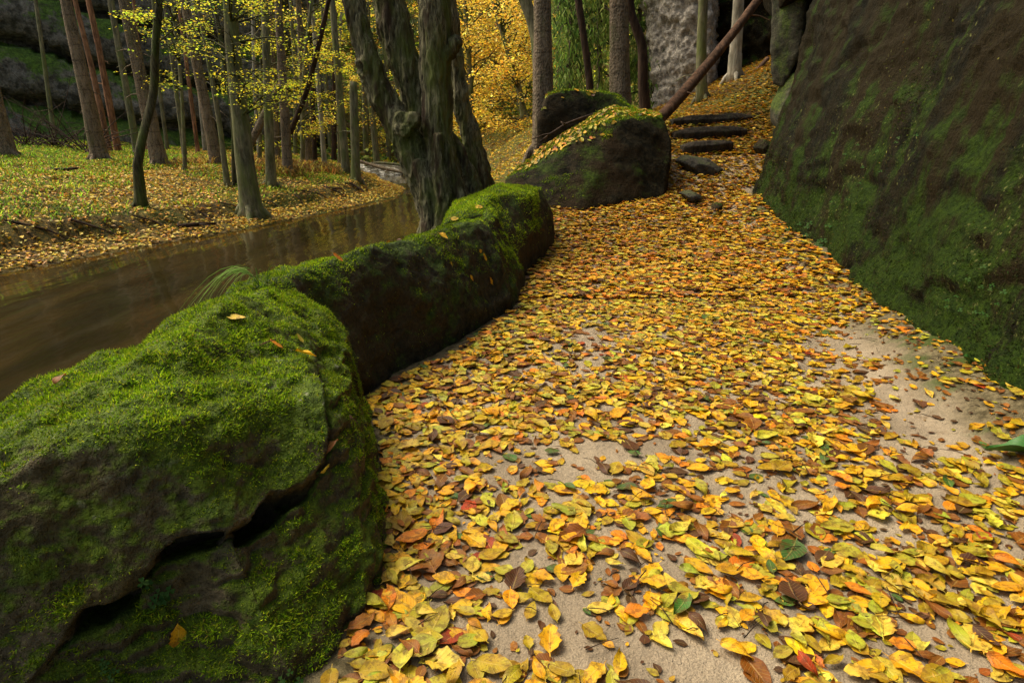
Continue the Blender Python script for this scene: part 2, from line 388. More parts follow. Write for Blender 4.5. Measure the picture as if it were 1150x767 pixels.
# front rock
CRP = np.array([(58, 738), (80, 714), (104, 696), (140, 680), (158, 655), (178, 632), (205, 614), (245, 604), (285, 598), (312, 568), (345, 552), (368, 520), (374, 488), (366, 455)], float)
CRW = np.array([2, 7, 12, 9, 1.5, 6, 10, 7, 11, 12, 6, 3, 5, 1], float)
def crack_dist(v):
    """distance to the crack line and its half width there (metres), and whether the point is below it"""
    px, py, f = proj(v); P = np.stack([px, py], 1); best = np.full(len(v), 1e9); hw = np.zeros(len(v)); below = np.zeros(len(v), bool)
    for k in range(len(CRP) - 1):
        a, b = CRP[k], CRP[k + 1]; ab = b - a; t = np.clip(((P - a) @ ab) / (ab @ ab), 0, 1); q = P - (a + t[:, None] * ab)
        d = np.hypot(q[:, 0], q[:, 1]); m = d < best; best[m] = d[m]; hw[m] = (CRW[k] + (CRW[k + 1] - CRW[k]) * t)[m]; below[m] = (ab[0] * q[:, 1] - ab[1] * q[:, 0] > 0)[m]
    sc_ = f / FPX; return best * sc_, hw * sc_, below
def front_secs():
    S = []
    # each: foot, low face, mid face, shoulder, crest, back top, back foot
    for ft, lo, mi, sh, cr in [
        [(-1.75, .35, -.1), (-1.75, .45, .15), (-1.6, .62, .36), (-1.5, .80, .40), (-1.6, 1.05, .42)],
        [(-.95, .80, -.1), (-.957, .854, .12), (-.96, .924, .30), (-.97, 1.0, .455), (-1.02, 1.09, .51)],
        [(-.83, .86, -.1), (-.83, .897, .07), (-.834, .987, .31), (-.84, 1.07, .495), (-.934, 1.248, .58)],
        [(-.64, .90, -.1), (-.645, .932, .03), (-.693, 1.085, .30), (-.717, 1.17, .50), (-.836, 1.46, .61)],
        [(-.44, .92, -.1), (-.449, .941, .02), (-.526, 1.187, .25), (-.607, 1.367, .45), (-.848, 1.733, .59)],
        [(-.32, 1.15, -.1), (-.33, 1.156, .02), (-.389, 1.332, .20), (-.48, 1.452, .41), (-.854, 1.94, .57)],
        [(-.39, 1.62, -.1), (-.395, 1.63, .05), (-.41, 1.643, .14), (-.478, 1.71, .36), (-.87, 2.1, .56)],
        [(-.54, 2.10, -.1), (-.545, 2.1, .05), (-.56, 2.10, .14), (-.62, 2.15, .38), (-.90, 2.3, .545)]]:
        S.append([Vector(p) for p in (ft, lo, mi, sh, cr, (cr[0] - .16, cr[1] + .10, cr[2] - .04), (cr[0] - .4, cr[1] + .2, cr[2] - .3), (cr[0] - .75, cr[1] + .35, -.7))])
    return sections(S)
def front_post(v, n):
    d, hw, below = crack_dist(v)
    hw = hw * (1 + .5 * fbm(v, 25, 3, 78)); near = v[:, 1] < 2.0
    v = v - n * (below * near * .016 * np.exp(-(d / .15) ** 2))[:, None]
    v = v + n * (~below * near * .007 * np.exp(-((d - .03) / .04) ** 2))[:, None]
    f = (1 - sstep(.8, 1.25, d / np.maximum(hw, .003))) * near
    v = v - n * (f * np.minimum(.15, .010 + np.maximum(0, hw - .009) * 12))[:, None]
    # layered weathering ridges on the lower block, cushions of moss above
    low = below * near
    v = v - n * (low * .016 * np.maximum(0, 1 - 3.5 * np.abs(fbm(v * np.array([1, 1, 2.2]), 6, 3, 79))))[:, None]
    top = sstep(.5, .9, n[:, 2]); v = v + n * (top * (.018 * fbm(v, 10, 3, 76) + .008 * np.abs(fbm(v, 30, 3, 75))))[:, None]
    f = fbm(v, 45, 3, 77); return v + n * (f * .0045)[:, None]
front = rock('mossy_rock', front_secs(), .0065, 6, [(2.2, .045), (7, .030), (20, .011)], M['front_rock'],
             'largest mossy rock at the lower left corner with a dark crack across it', front_post, group='mossy rocks edging the path')
# middle rock
ms = []
for ft, cr in [((-.52, 2.06), (-.92, 2.12, .555)), ((-.63, 2.36), (-.88, 2.36, .555)), ((-.54, 2.72), (-.78, 2.70, .555)), ((-.30, 3.08), (-.62, 3.0, .55)), ((-.12, 3.42), (-.42, 3.50, .555)),
               ((.02, 3.72), (-.20, 3.88, .545)), ((.08, 4.10), (-.15, 4.25, .56)), ((.12, 4.55), (-.15, 4.6, .58))]:
    f, c = Vector((*ft, 0)), Vector(cr); h_ = Vector((c.x - f.x, c.y - f.y, 0))
    ms.append([tuple(f + Vector((0, 0, -.1))), tuple(f + h_ * .08 + Vector((0, 0, .10))), tuple(f + h_ * .45 + Vector((0, 0, .36))), tuple(f + h_ * .78 + Vector((0, 0, c.z - .05))), tuple(c),
               tuple(c + Vector((-.14, .10, -.05))), tuple(c + Vector((-.3, .2, -.25))), (c.x - .5, c.y + .3, -.6)])
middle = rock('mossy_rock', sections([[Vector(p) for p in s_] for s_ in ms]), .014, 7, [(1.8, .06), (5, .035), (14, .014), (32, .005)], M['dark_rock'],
              'long low mossy rock with a dark face, between the cracked rock and the end block', group='mossy rocks edging the path')
es = [[(.06, 4.30, -.1), (.05, 4.35, .20), (-.06, 4.4, .44), (-.22, 4.25, .53), (-.44, 4.1, .50), (-.9, 4.4, -.6)],
      [(.14, 4.75, -.1), (.14, 4.8, .30), (.05, 4.85, .54), (-.17, 4.55, .62), (-.45, 4.7, .55), (-1.0, 4.9, -.6)],
      [(.26, 5.1, -.1), (.27, 5.15, .32), (.17, 5.2, .58), (-.10, 5.15, .645), (-.45, 5.2, .5), (-1.0, 5.3, -.6)],
      [(.38, 5.6, 0), (.37, 5.65, .35), (.26, 5.65, .57), (-.10, 5.6, .61), (-.5, 5.7, .42), (-1.0, 5.8, -.6)],
      [(.42, 6.05, 0), (.34, 6.1, .36), (.22, 6.1, .48), (-.15, 6.0, .46), (-.5, 6.1, .3), (-.9, 6.1, -.6)]]
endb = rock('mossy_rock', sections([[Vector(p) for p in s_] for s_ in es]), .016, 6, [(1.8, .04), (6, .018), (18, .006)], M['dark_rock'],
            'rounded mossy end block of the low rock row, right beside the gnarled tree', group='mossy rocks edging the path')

def add_down(pts, dz=1.0): return pts + [p + Vector((0, 0, -dz)) for p in pts]
# the two boulders in the middle distance
bf = [Q(563, 200, 7.3), Q(590, 186, 7.5), Q(626, 174, 7.25), Q(683, 134, 7.6), Q(700, 134, 7.55), Q(744, 131, 7.95), Q(754, 160, 7.7),
      Q(746, 222, 7.25), Q(697, 224, 7.0), Q(650, 238, 6.7), Q(616, 240, 6.7), Q(572, 225, 7.0), Q(600, 168, 8.4), Q(690, 118, 8.7), Q(742, 124, 8.8)]
bf += [Vector((p.x, p.y, p.z - .6)) for p in bf[7:12]] + [Vector((.2, 8.6, -.2)), Vector((1.8, 8.8, .2))]
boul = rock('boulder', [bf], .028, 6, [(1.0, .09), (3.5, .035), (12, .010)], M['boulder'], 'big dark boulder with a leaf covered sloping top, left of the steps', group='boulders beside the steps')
br = [Q(603, 165, 8.6), Q(603, 136, 8.6), Q(614, 106, 8.8), Q(643, 97, 9.0), Q(683, 104, 9.2), Q(716, 124, 9.2), Q(700, 150, 8.9), Q(620, 180, 8.5), Q(612, 108, 10.0), Q(700, 112, 10.2)]
br += [Vector((p.x, p.y, -.1)) for p in br]
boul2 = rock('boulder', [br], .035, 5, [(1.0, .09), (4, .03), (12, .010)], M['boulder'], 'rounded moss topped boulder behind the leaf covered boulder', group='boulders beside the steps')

# right cliff: face leans back to the right; sections run along Y
rs = []
for (y, xb, zb) in [(-2.5, 1.3, 0), (-.5, 1.55, 0), (1.2, 1.72, 0), (2.2, 1.86, 0), (2.9, 2.02, 0), (3.6, 2.18, 0), (4.4, 2.34, 0), (5.4, 2.45, .05), (6.3, 2.58, .15), (7.0, 2.72, .25)]:
    rs.append([Vector((xb - .1, y, zb - .5)), Vector((xb + .05, y, zb + .05)), Vector((xb + .20, y, zb + .35)), Vector((xb + .38, y, zb + 1.1)), Vector((xb + .60, y + .1, zb + 2.2)),
               Vector((xb + .8, y + .2, zb + 4.0)), Vector((xb + 1.6, y + .2, 7.0)), Vector((7.5, y, 7.0)), Vector((7.5, y, -.5))])
rs.append([Vector((3.0, 7.35, -.3)), Vector((3.02, 7.35, .5)), Vector((3.15, 7.5, 1.3)), Vector((3.33, 7.5, 2.2)), Vector((3.6, 7.6, 4)), Vector((4.4, 7.6, 7)), Vector((7.5, 8, 7)), Vector((7.5, 8, -.5))])
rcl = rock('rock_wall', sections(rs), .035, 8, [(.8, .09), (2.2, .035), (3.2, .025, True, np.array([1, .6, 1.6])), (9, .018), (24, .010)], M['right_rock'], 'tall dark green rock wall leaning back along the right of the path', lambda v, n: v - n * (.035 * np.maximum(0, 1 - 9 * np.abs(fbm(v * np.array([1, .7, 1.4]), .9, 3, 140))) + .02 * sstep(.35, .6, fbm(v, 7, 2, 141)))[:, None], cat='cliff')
# overhanging blocks behind it
b1 = [Q(868, -30, 8.6), Q(868, 60, 8.5), Q(867, 96, 8.5), Q(879, 100, 8.4), Q(898, 60, 8.3), Q(905, -30, 8.3), Q(880, -30, 9.6), Q(890, 90, 9.6), Q(925, 30, 9.2)]
rock('hanging_rock', [b1], .03, 4, [(1.2, .05), (4, .03), (14, .01)], M['hang'], 'narrow green hanging rock above the leafy slope by the top of the wall', cat='rock', group='rocks wedged beside the rock wall')
b2 = [Q(864, 118, 8.5), Q(866, 138, 8.5), Q(880, 84, 8.5), Q(905, 80, 8.2), Q(905, 120, 8.0), Q(880, 150, 8.0), Q(925, 140, 8.2), Q(890, 90, 9.4), Q(880, 140, 9.3), Q(930, 100, 9)]
rock('wedged_rock', [b2], .03, 4, [(1.2, .05), (4, .03), (14, .01)], M['hang'], 'squat grey green rock wedged under the hanging rock', cat='rock', group='rocks wedged beside the rock wall')
b3 = [Vector(p) for p in [(3.3, 8.7, 2.35), (3.4, 9.6, 2.8), (3.2, 7.6, 2.75), (7.5, 7.6, 2.5), (7.5, 11, 2.6), (3.6, 10.2, 3.3), (3.0, 8.2, 4.5), (3.0, 10.5, 5), (7.5, 7.6, 7), (7.5, 11, 7), (3.6, 7.6, 7), (4, 11, 7)]]
b3b = [Vector(p) for p in [(4.6, 7.6, -.5), (4.6, 7.6, 4), (7.5, 7.6, -.5), (7.5, 7.6, 6), (5.2, 11, -.5), (5.2, 11, 5), (8, 11, -.5), (8, 11, 6)]]
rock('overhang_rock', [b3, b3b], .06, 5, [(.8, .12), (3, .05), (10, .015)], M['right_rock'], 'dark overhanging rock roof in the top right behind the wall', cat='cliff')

# layered cliff on the far left
def cliff(name, x0, x1, h, mat, label, strata, voxel, disp, back=6):
    """x0,x1: world (x,y) ends of the foot"""
    a, b = Vector((*x0, 0)), Vector((*x1, 0)); d = (b - a).normalized(); nrm = Vector((-d.y, d.x, 0))
    if nrm.dot(-a) > 0: nrm = -nrm           # pointing away from the camera
    hulls = [[a + Vector((0, 0, -1.5)), b + Vector((0, 0, -1.5)), a + Vector((0, 0, h)), b + Vector((0, 0, h)),
              a + nrm * back + Vector((0, 0, -1.5)), b + nrm * back + Vector((0, 0, -1.5)), a + nrm * back + Vector((0, 0, h)), b + nrm * back + Vector((0, 0, h))]]
    def post(v, n):
        if not strata: return v
        s_ = (v - np.array(a)) @ np.array(d)
        q = v[:, 2] + .17 * s_ + .5 * n2(s_, v[:, 2], .25, 3, 44) + .15 * n2(s_, v[:, 2], 1.2, 2, 45)
        fr = q / strata; k = np.floor(fr); fr = fr - k
        prof = np.where(fr < .16, -1.0 + fr * 1.5, .15 + .5 * np.abs(np.sin((fr - .16) / .84 * math.pi)) ** .6) + .9 * (_h(k.astype(int), k.astype(int) * 3, np.floor(s_ / 6 + _h(k.astype(int), 1, 2, 3) * 3).astype(int), 5) - .5)
        lean = v[:, 2] * .25
        return v + np.outer(-prof * .75 + lean, np.array(nrm))
    return rock(name, hulls, voxel, 2, disp, mat, label, post, cat='cliff')
cliff('rock_cliff', (-27, 15.5), (-7.5, 27.5), 11, M['left_cliff'], 'layered mossy sandstone cliff behind the trees on the left', 1.9, .16, [(.35, .5), (1.3, .22), (4, .08)])
# pale cliff to the right behind the leaning log
pc = [Q(733, 140, 15.5), Q(728, -90, 16.5), Q(790, -90, 15.3), Q(800, 140, 14.6), Q(760, 150, 14.9), Q(735, 140, 20), Q(728, -90, 20), Q(850, 140, 20), Q(850, -90, 20)]
rock('pale_cliff', [pc], .05, 3, [(.7, .25), (3.5, .10), (9, .06, True), (20, .03)], M['pale_cliff'], 'pale grey sandstone cliff face behind the leaning log', cat='cliff')
dc = [Q(790, 150, 16), Q(800, -90, 16), Q(870, -90, 14.8), Q(880, 120, 14.8), Q(800, 150, 21), Q(800, -90, 22), Q(1000, 60, 21), Q(1000, -90, 21), Q(1000, 60, 15)]
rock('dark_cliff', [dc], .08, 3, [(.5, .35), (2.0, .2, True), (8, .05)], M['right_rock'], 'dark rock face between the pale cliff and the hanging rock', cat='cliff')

# small stones
def stone(pts_px, Y, depth, label, mat='stone', squash=1):
    a = [Q(x, y, Y) for x, y in pts_px]; c = sum(a, Vector()) / len(a)
    hull = a + [p + Vector((0, depth, 0)) for p in a] + [c + (p - c) * .6 + Vector((0, -depth * .35, -.02)) for p in a]
    return rock('stone', [hull], .012, 5, [(4, .02), (14, .008)], M[mat], label, group='stones by the steps')
stone([(766, 182), (775, 176), (795, 178), (812, 190), (810, 203), (795, 208), (775, 200)], 8.15, .4, 'round grey stone in the leaves below the steps')
stone([(800, 234), (806, 228), (813, 229), (812, 236)], 6.6, .12, 'small black stone on the leafy path below the round stone', 'boulder')
stone([(851, 166), (860, 157), (868, 160), (866, 172), (856, 174)], 8.3, .2, 'small dark stone at the foot of the slope right of the steps', 'boulder')
stone([(767, 218), (780, 215), (790, 222), (775, 226)], 7.0, .2, 'flat grey green stone half buried below the round stone')

# ------------------------------------------------------------------ tubes / trunks
def spline(P, Rr, step):
    P = np.asarray(P, float); Rr = np.asarray(Rr, float); n = len(P)
    out, ro = [], []
    for i in range(n - 1):
        p0, p1, p2, p3 = P[max(i - 1, 0)], P[i], P[i + 1], P[min(i + 2, n - 1)]
        m = max(1, int(np.linalg.norm(p2 - p1) / step))
        for k in range(m):
            t = k / m
            out.append(.5 * ((2 * p1) + (-p0 + p2) * t + (2 * p0 - 5 * p1 + 4 * p2 - p3) * t * t + (-p0 + 3 * p1 - 3 * p2 + p3) * t ** 3))
            ro.append(Rr[i] * (1 - t) + Rr[i + 1] * t)
    out.append(P[-1]); ro.append(Rr[-1]); return np.array(out), np.array(ro)
class TB:
    """gathers tubes into one mesh"""
    def __init__(s): s.V = []; s.F = []; s.o = 0
    def tube(s, P, Rr, seg=10, step=.3, rough=0, seed=0, caps=True, flute=0):
        p, r = spline(P, Rr, step); n = len(p)
        tg = np.gradient(p, axis=0) if n > 1 else np.array([[0, 0, 1.]]); tg /= np.linalg.norm(tg, axis=1)[:, None] + 1e-9
        ref = np.array([0, 1., 0.]) if abs(tg[0][1]) < .9 else np.array([1., 0, 0])
        a = np.linspace(0, 2 * math.pi, seg, endpoint=False); V = []
        s1 = np.cross(tg, ref); s1 /= np.linalg.norm(s1, axis=1)[:, None] + 1e-9; s2 = np.cross(tg, s1)
        rr = np.repeat(r[:, None], seg, 1)
        if rough:
            q = np.stack([np.cos(a)[None, :] * 1.3 + np.zeros((n, 1)), np.sin(a)[None, :] * 1.3 + np.zeros((n, 1)), (np.arange(n) * step)[:, None] * 1.2 + np.zeros((1, seg))], -1).reshape(-1, 3)
            rr = rr * (1 + rough * fbm(q + seed * 9.1, 1.3, 3, 3).reshape(n, seg))
        if flute: rr = rr * (1 + flute * np.cos(a * 5 + seed)[None, :])
        V = p[:, None, :] + rr[:, :, None] * (np.cos(a)[None, :, None] * s1[:, None, :] + np.sin(a)[None, :, None] * s2[:, None, :])
        V = V.reshape(-1, 3); i = np.arange(n * seg).reshape(n, seg); j = np.roll(i, -1, 1)
        F = np.stack([i[:-1].ravel(), j[:-1].ravel(), j[1:].ravel(), i[1:].ravel()], 1) + s.o
        s.V.append(V); s.F.append(F); s.o += len(V)
        if caps:
            s.V.append(np.array([p[0], p[-1]])); c0, c1 = s.o, s.o + 1; s.o += 2
            b0 = i[0] + (c0 - n * seg); b1_ = i[-1] + (c0 - n * seg)
            f0 = np.stack([np.full(seg, c0), np.roll(b0, -1), b0, b0], 1); f1 = np.stack([np.full(seg, c1), b1_, np.roll(b1_, -1), np.roll(b1_, -1)], 1)
            s.T = getattr(s, 'T', []); s.T += [f0[:, :3], f1[:, :3]]
        return p
    def mesh(s, name, mat):
        Fs = [np.concatenate(s.F)]
        if getattr(s, 'T', None): Fs.append(np.concatenate(s.T))
        return mk_mesh(name, np.concatenate(s.V), Fs, mat=mat)

def px_r(p, wpx):
    """radius in metres of a trunk that looks wpx wide in the photograph at p"""
    y, z = p[1], p[2] - CAMH; f = y * cP - z * sP
    return wpx / 2 * f / FPX / math.sqrt(1 + (p[0] / f) ** 2) / 1.04
def rnd(a, b): return a + (b - a) * random.random()
def stubs(tb, p, r, n, zmin, zmax, L=(.15, .6), seedless=False):
    for k in range(n):
        i = random.randrange(len(p) - 1); c = p[i]
        if not (zmin < c[2] < zmax): continue
        a = rnd(0, 6.28); d = np.array([math.cos(a), math.sin(a), rnd(-.35, .25)]); l = rnd(*L)
        q1 = c + d * l * .6 + np.array([0, 0, -.05 * l]); q2 = c + d * l + np.array([rnd(-.1, .1), rnd(-.1, .1), -.25 * l])
        tb.tube([c, q1, q2], [.016, .010, .004], 4, .3, caps=False)

TREES = []
def trunk_px(base, top, Y, wpx0, wpx1, kind, label, group, extra=(), height=None, flare=1.5, stub=10, sub=None, name='tree', seg=12):
    """base/top: photo positions; the tree stands at distance Y; extra: bends between"""
    pts = [Q(base[0], base[1], Y)]
    x0 = pts[0].x; zg = float(H(np.array([x0]), np.array([Y]))[0])
    pts[0].z = zg - .15
    for e in extra: pts.append(Q(e[0], e[1], Y + (e[2] if len(e) > 2 else 0)))
    tp = Q(top[0], top[1], Y); pts.append(tp)
    d = (tp - pts[-2]); hgt = height or 9.0
    if tp.z < hgt and d.z > 0:
        k = (hgt - tp.z) / d.z; pts.append(tp + d * k * .5 + Vector((0, 0, 0))); pts.append(tp + d * k)
    r0, r1 = px_r(pts[0], wpx0), px_r(tp, wpx1)
    rr = [r0]; tot = pts[0].z; 
    for p in pts[1:]:
        rr.append(max(.012, r0 + (r1 - r0) * min(1.6, (p.z - tot) / max(.1, (tp.z - tot)))) if p.z > tp.z + .01 else r0 + (r1 - r0) * (p.z - tot) / max(.1, (tp.z - tot)))
    rr = [max(.01, a) for a in rr]
    b = pts[0]; q = pts[1]; dd = (q - b)
    P = [b, b + dd.normalized() * .28, b + dd.normalized() * .6] + pts[1:]; rr = [r0 * flare, r0 * 1.12, r0] + rr[1:]
    root = empty(name, Vector((b.x, b.y, zg))); tag(root, label, 'tree', group)
    tb = TB(); p = tb.tube(P, rr, seg, .18, .16 if kind != 'bark_green' else .6, seed=base[0], flute=.03)
    for k in range(4):
        a = k * 1.57 + rnd(-.5, .5); o_ = np.array([math.cos(a), math.sin(a), 0])
        bb = np.array(b); zt = float(H(bb[0] + o_[0] * r0 * 2.4, bb[1] + o_[1] * r0 * 2.4))
        tb.tube([bb + o_ * r0 * .5 + np.array([0, 0, .15 + r0 * 1.2]), bb + o_ * r0 * 1.5 + np.array([0, 0, .17]), np.array([bb[0] + o_[0] * r0 * 2.4, bb[1] + o_[1] * r0 * 2.4, zt - .05])], [r0 * .42, r0 * .36, r0 * .14], 6, .1, caps=False)
    stubs(tb, p, None, stub, .8, 7)
    t = child('trunk', tb.mesh(name, M[kind]), root)
    TREES.append((root, p)); return root, p

# ------------------------------------------------------------------ foliage
def rot_frames(n, tilt, r=rng):
    """random leaf frames: normal tilted from vertical by up to tilt"""
    az = r.uniform(0, 2 * np.pi, n); tl = np.abs(r.normal(0, 1, n)) * tilt; ta = r.uniform(0, 2 * np.pi, n)
    N = np.stack([np.sin(tl) * np.cos(ta), np.sin(tl) * np.sin(ta), np.cos(tl)], 1)
    A = np.stack([np.cos(az), np.sin(az), np.zeros(n)], 1); A -= (A * N).sum(1)[:, None] * N; A /= np.linalg.norm(A, axis=1)[:, None]
    B = np.cross(N, A); return A, B, N
PROF = np.array([[0, 0], [.34, .32], [0, 1], [-.34, .32]])   # simple leaf: 4-gon bent along its rib
def simple_leaves(C, L, tilt, colr, name, mat, wr=.75, r=rng):
    n = len(C); A, B, N = rot_frames(n, tilt, r); L = np.broadcast_to(L, (n,))
    x = np.array([0, .5, 0, -.5]) * wr; y = np.array([-.5, -.05, .5, -.05]); z = np.array([0, .13, -.06, .13])
    V = C[:, None, :] + L[:, None, None] * (x[None, :, None] * B[:, None, :] + y[None, :, None] * A[:, None, :] + z[None, :, None] * N[:, None, :])
    i = np.arange(n) * 4
    F = np.concatenate([np.stack([i, i + 1, i + 2], 1), np.stack([i, i + 2, i + 3], 1)])
    return mk_mesh(name, V.reshape(-1, 3), F, col=np.repeat(colr, 4, 0), mat=mat, smooth=False)
def palette(n, cols, wts, jit=.18, r=rng):
    cols = np.array(cols); wts = np.array(wts, float); k = r.choice(len(cols), n, p=wts / wts.sum())
    return np.clip(cols[k] * np.exp(r.normal(0, jit, (n, 1))) * np.exp(r.normal(0, jit * .4, (n, 3))), 0, 1)
YEL = [(.92, .62, .07), (.90, .74, .20), (.92, .52, .06), (.66, .52, .09)]
YG = [(.55, .60, .04), (.78, .72, .06), (.34, .46, .04), (.86, .66, .03)]
GRN = [(.08, .15, .03), (.14, .23, .04), (.24, .32, .08), (.05, .10, .025)]

def sprays(tb, start, ends, r0, N, spread, flat, L, cols, wts, tilt=.5):
    """twigs from points on the trunk to spray centres, leaves round each in a flat layer"""
    C = []
    for s_, e in zip(start, ends):
        s_, e = np.array(s_), np.array(e); d = e - s_; m = s_ + d * .5 + np.array([rnd(-.1, .1), rnd(-.1, .1), .12]) * np.linalg.norm(d) * .5
        tb.tube([s_, m, e], [r0, r0 * .6, r0 * .25], 5, .4, caps=False)
        hd = d.copy(); hd[2] = 0; hd /= np.linalg.norm(hd) + 1e-6
        for k in range(5):
            a = rnd(-1.1, 1.1); q = np.array([hd[0] * math.cos(a) - hd[1] * math.sin(a), hd[0] * math.sin(a) + hd[1] * math.cos(a), rnd(-.25, .2)]) * spread * rnd(.6, 1.3)
            b0 = s_ + d * rnd(.4, 1.0); t_ = tb.tube([b0, b0 + q * .5 + np.array([0, 0, .03]), b0 + q], [r0 * .3, r0 * .2, r0 * .1], 4, .4, caps=False)
            n = max(2, int(N * 1.9 / 5)); u = rng.uniform(.1, 1.1, n)
            C.append(b0 + u[:, None] * q + rng.normal(0, 1, (n, 3)) * np.array([spread * .22, spread * .22, spread * flat]))
    C = np.concatenate(C); C = C[fbm(C, 1.3 / spread, 3, 55) > -.08]; return C, palette(len(C), cols, wts, .25)

# ---- trees on the far bank (photo px of base and of the trunk at the top edge)
G1 = 'tree trunks on the far bank'
bank = [
 ((8, 175), (-30, 0), 14.5, 22, 14, 'bark_spruce', 'thick brown trunk cut off by the left edge of the photo', (), 6),
 ((112, 178), (74, 0), 15.0, 21, 14, 'bark_spruce', 'thick ringed spruce trunk just right of the bare brushwood, before the mossy cliff', (), 14),
 ((122, 165), (84, 0), 17.5, 8, 6, 'bark_red', 'slim reddish trunk nearest to the thick ringed spruce', ((105, 85),), 4),
 ((131, 163), (99, 0), 18.0, 9, 7, 'bark_red', 'slim reddish broken barked trunk, second from the thick ringed spruce', ((112, 60),), 6),
 ((153, 165), (124, 0), 17.5, 9, 8, 'bark_grey', 'thin greyish trunk left of the stout spruce by the crooked mossy tree', (), 6),
 ((177, 172), (139, 0), 14.8, 20, 14, 'bark_spruce', 'stout spruce trunk right behind the crooked mossy tree', (), 12),
 ((206, 167), (184, 0), 19, 6, 4, 'bark_grey', 'pole thin trunk between the two stout spruces', (), 4),
 ((243, 176), (207, 0), 15.5, 15, 11, 'bark_spruce', 'mid sized ringed spruce trunk with pale rock behind it', (), 12),
 ((222, 170), (200, 0), 20, 5, 4, 'bark_red', 'pole thin reddish trunk left of the mid sized ringed spruce', (), 3),
 ((254, 200), (222, 0), 12.6, 7, 5, 'bark_grey', 'thin grey sapling leaning left, left one of the twin saplings', ((245, 130),), 4),
 ((262, 200), (240, 0), 12.8, 7, 5, 'bark_green', 'thin dark sapling, right one of the twin saplings', ((260, 120),), 4),
 ((302, 196), (297, 0), 13.2, 12, 9, 'bark_grey', 'straight olive trunk right of the broad based hornbeam', (), 8),
 ((322, 186), (312, 0), 15.2, 12, 9, 'bark_spruce', 'dark reddish spruce trunk right of the straight olive trunk', (), 10),
 ((310, 176), (303, 0), 19, 9, 7, 'bark_spruce', 'brown trunk half hidden behind the straight olive trunk', (), 6),
 ((346, 178), (335, 0), 19, 9, 7, 'bark_spruce', 'brown trunk behind the lower end of the dark leaning pole', (), 6),
 ((353, 180), (347, 0), 21, 6, 5, 'bark_dark', 'narrow dark trunk left of the pale birch like trunk', (), 4),
 ((364, 180), (350, 0), 20, 6, 4, 'bark_pale', 'pale birch like trunk among the yellow foliage', (), 0),
 ((388, 186), (373, 0), 17.0, 10, 7, 'bark_grey', 'slender grey trunk left of the broken topped snag', (), 6),
 ((374, 178), (376, 0), 24, 6, 5, 'bark_dark', 'dark narrow trunk behind the slender grey trunk', (), 4),
 ((424, 186), (405, 0), 24, 8, 6, 'bark_grey', 'grey trunk seen beneath the left stem of the gnarled tree', (), 4),
 ((436, 184), (432, 0), 27, 6, 5, 'bark_grey', 'far narrow trunk above the little rapid', (), 4),
 ((458, 180), (450, 0), 30, 6, 5, 'bark_spruce', 'far brown trunk seen through the fork of the gnarled tree', (), 4),
]
for b, t, Y, w0, w1, k, lab, ex, st in bank:
    trunk_px(b, t, Y, w0, w1, k, lab, G1, ex, stub=st, name='spruce_tree' if k == 'bark_spruce' else 'forest_tree')
for px_, tx_, Y_, w_, kd_, lb_ in [
 (190, 172, 21, 5, 'bark_grey', 'far slender trunk seen just left of the pole thin trunk'), (232, 216, 22, 5, 'bark_pale', 'far pale slender trunk left of the mid sized ringed spruce'),
 (270, 252, 21, 5, 'bark_grey', 'far slender trunk peeping out left of the broad based hornbeam'), (292, 284, 23, 5, 'bark_pale', 'far pale trunk between the hornbeam and the straight olive trunk'),
 (332, 326, 24, 5, 'bark_grey', 'far slender trunk just right of the dark reddish spruce'), (340, 330, 27, 4, 'bark_pale', 'very thin pale trunk left of the brown trunk behind the pole'),
 (372, 362, 26, 5, 'bark_grey', 'far thin trunk right of the pale birch like trunk'), (381, 384, 28, 4, 'bark_pale', 'very thin pale trunk next to the slender grey trunk'),
 (410, 408, 25, 5, 'bark_grey', 'far trunk right of the broken topped snag'), (446, 440, 29, 5, 'bark_pale', 'far pale trunk above the white rapid, in the fork of the gnarled tree'),
 (66, 40, 19, 6, 'bark_grey', 'slender grey trunk before the mossy cliff, left of the thick ringed spruce'), (168, 150, 20, 5, 'bark_red', 'thin reddish trunk behind the stout spruce')]:
    trunk_px((px_, 182), (tx_, 0), Y_, w_, w_ * .8, kd_, lb_, G1, (((px_ + tx_) / 2 + rnd(-3, 3), 90),), stub=3, name='forest_tree')
# the broad based hornbeam with a leafy crown, the crooked mossy tree, the snag
root_h, ph = trunk_px((278, 217), (258, 0), 11.0, 25, 17, 'bark_grey', 'broad based hornbeam with yellow green sprays standing on the stream bank', None, ((268, 120), (262, 60)), stub=0, name='hornbeam_tree', flare=1.9, seg=16)
root_c, pcn = trunk_px((157, 230), (180, -10), 10.0, 14, 8, 'bark_green', 'crooked mossy slim tree standing alone near the water', None, ((154, 185), (161, 150, .1), (173, 105, .1), (175, 50)), stub=4, name='crooked_tree', flare=1.9, height=6)
trunk_px((398, 188), (397, 92), 15.5, 11, 9, 'bark_grey', 'broken topped grey snag beside the gnarled tree', None, (), height=.1, stub=2, name='dead_snag')

def leafy(root, starts, ends, N, spread, L, cols, wts, flat=.06, r0=.02, tilt=.5, wr=.75, nm='crown'):
    tb = TB(); C, c = sprays(tb, starts, ends, r0, N, spread, flat, L, cols, wts)
    child('branches', tb.mesh('branches', M['bark_green']), root)
    Ls = L * rng.uniform(.4, 1.3, len(C))
    child('crown', simple_leaves(C, Ls, tilt, c, nm, M['crown'], wr), root)
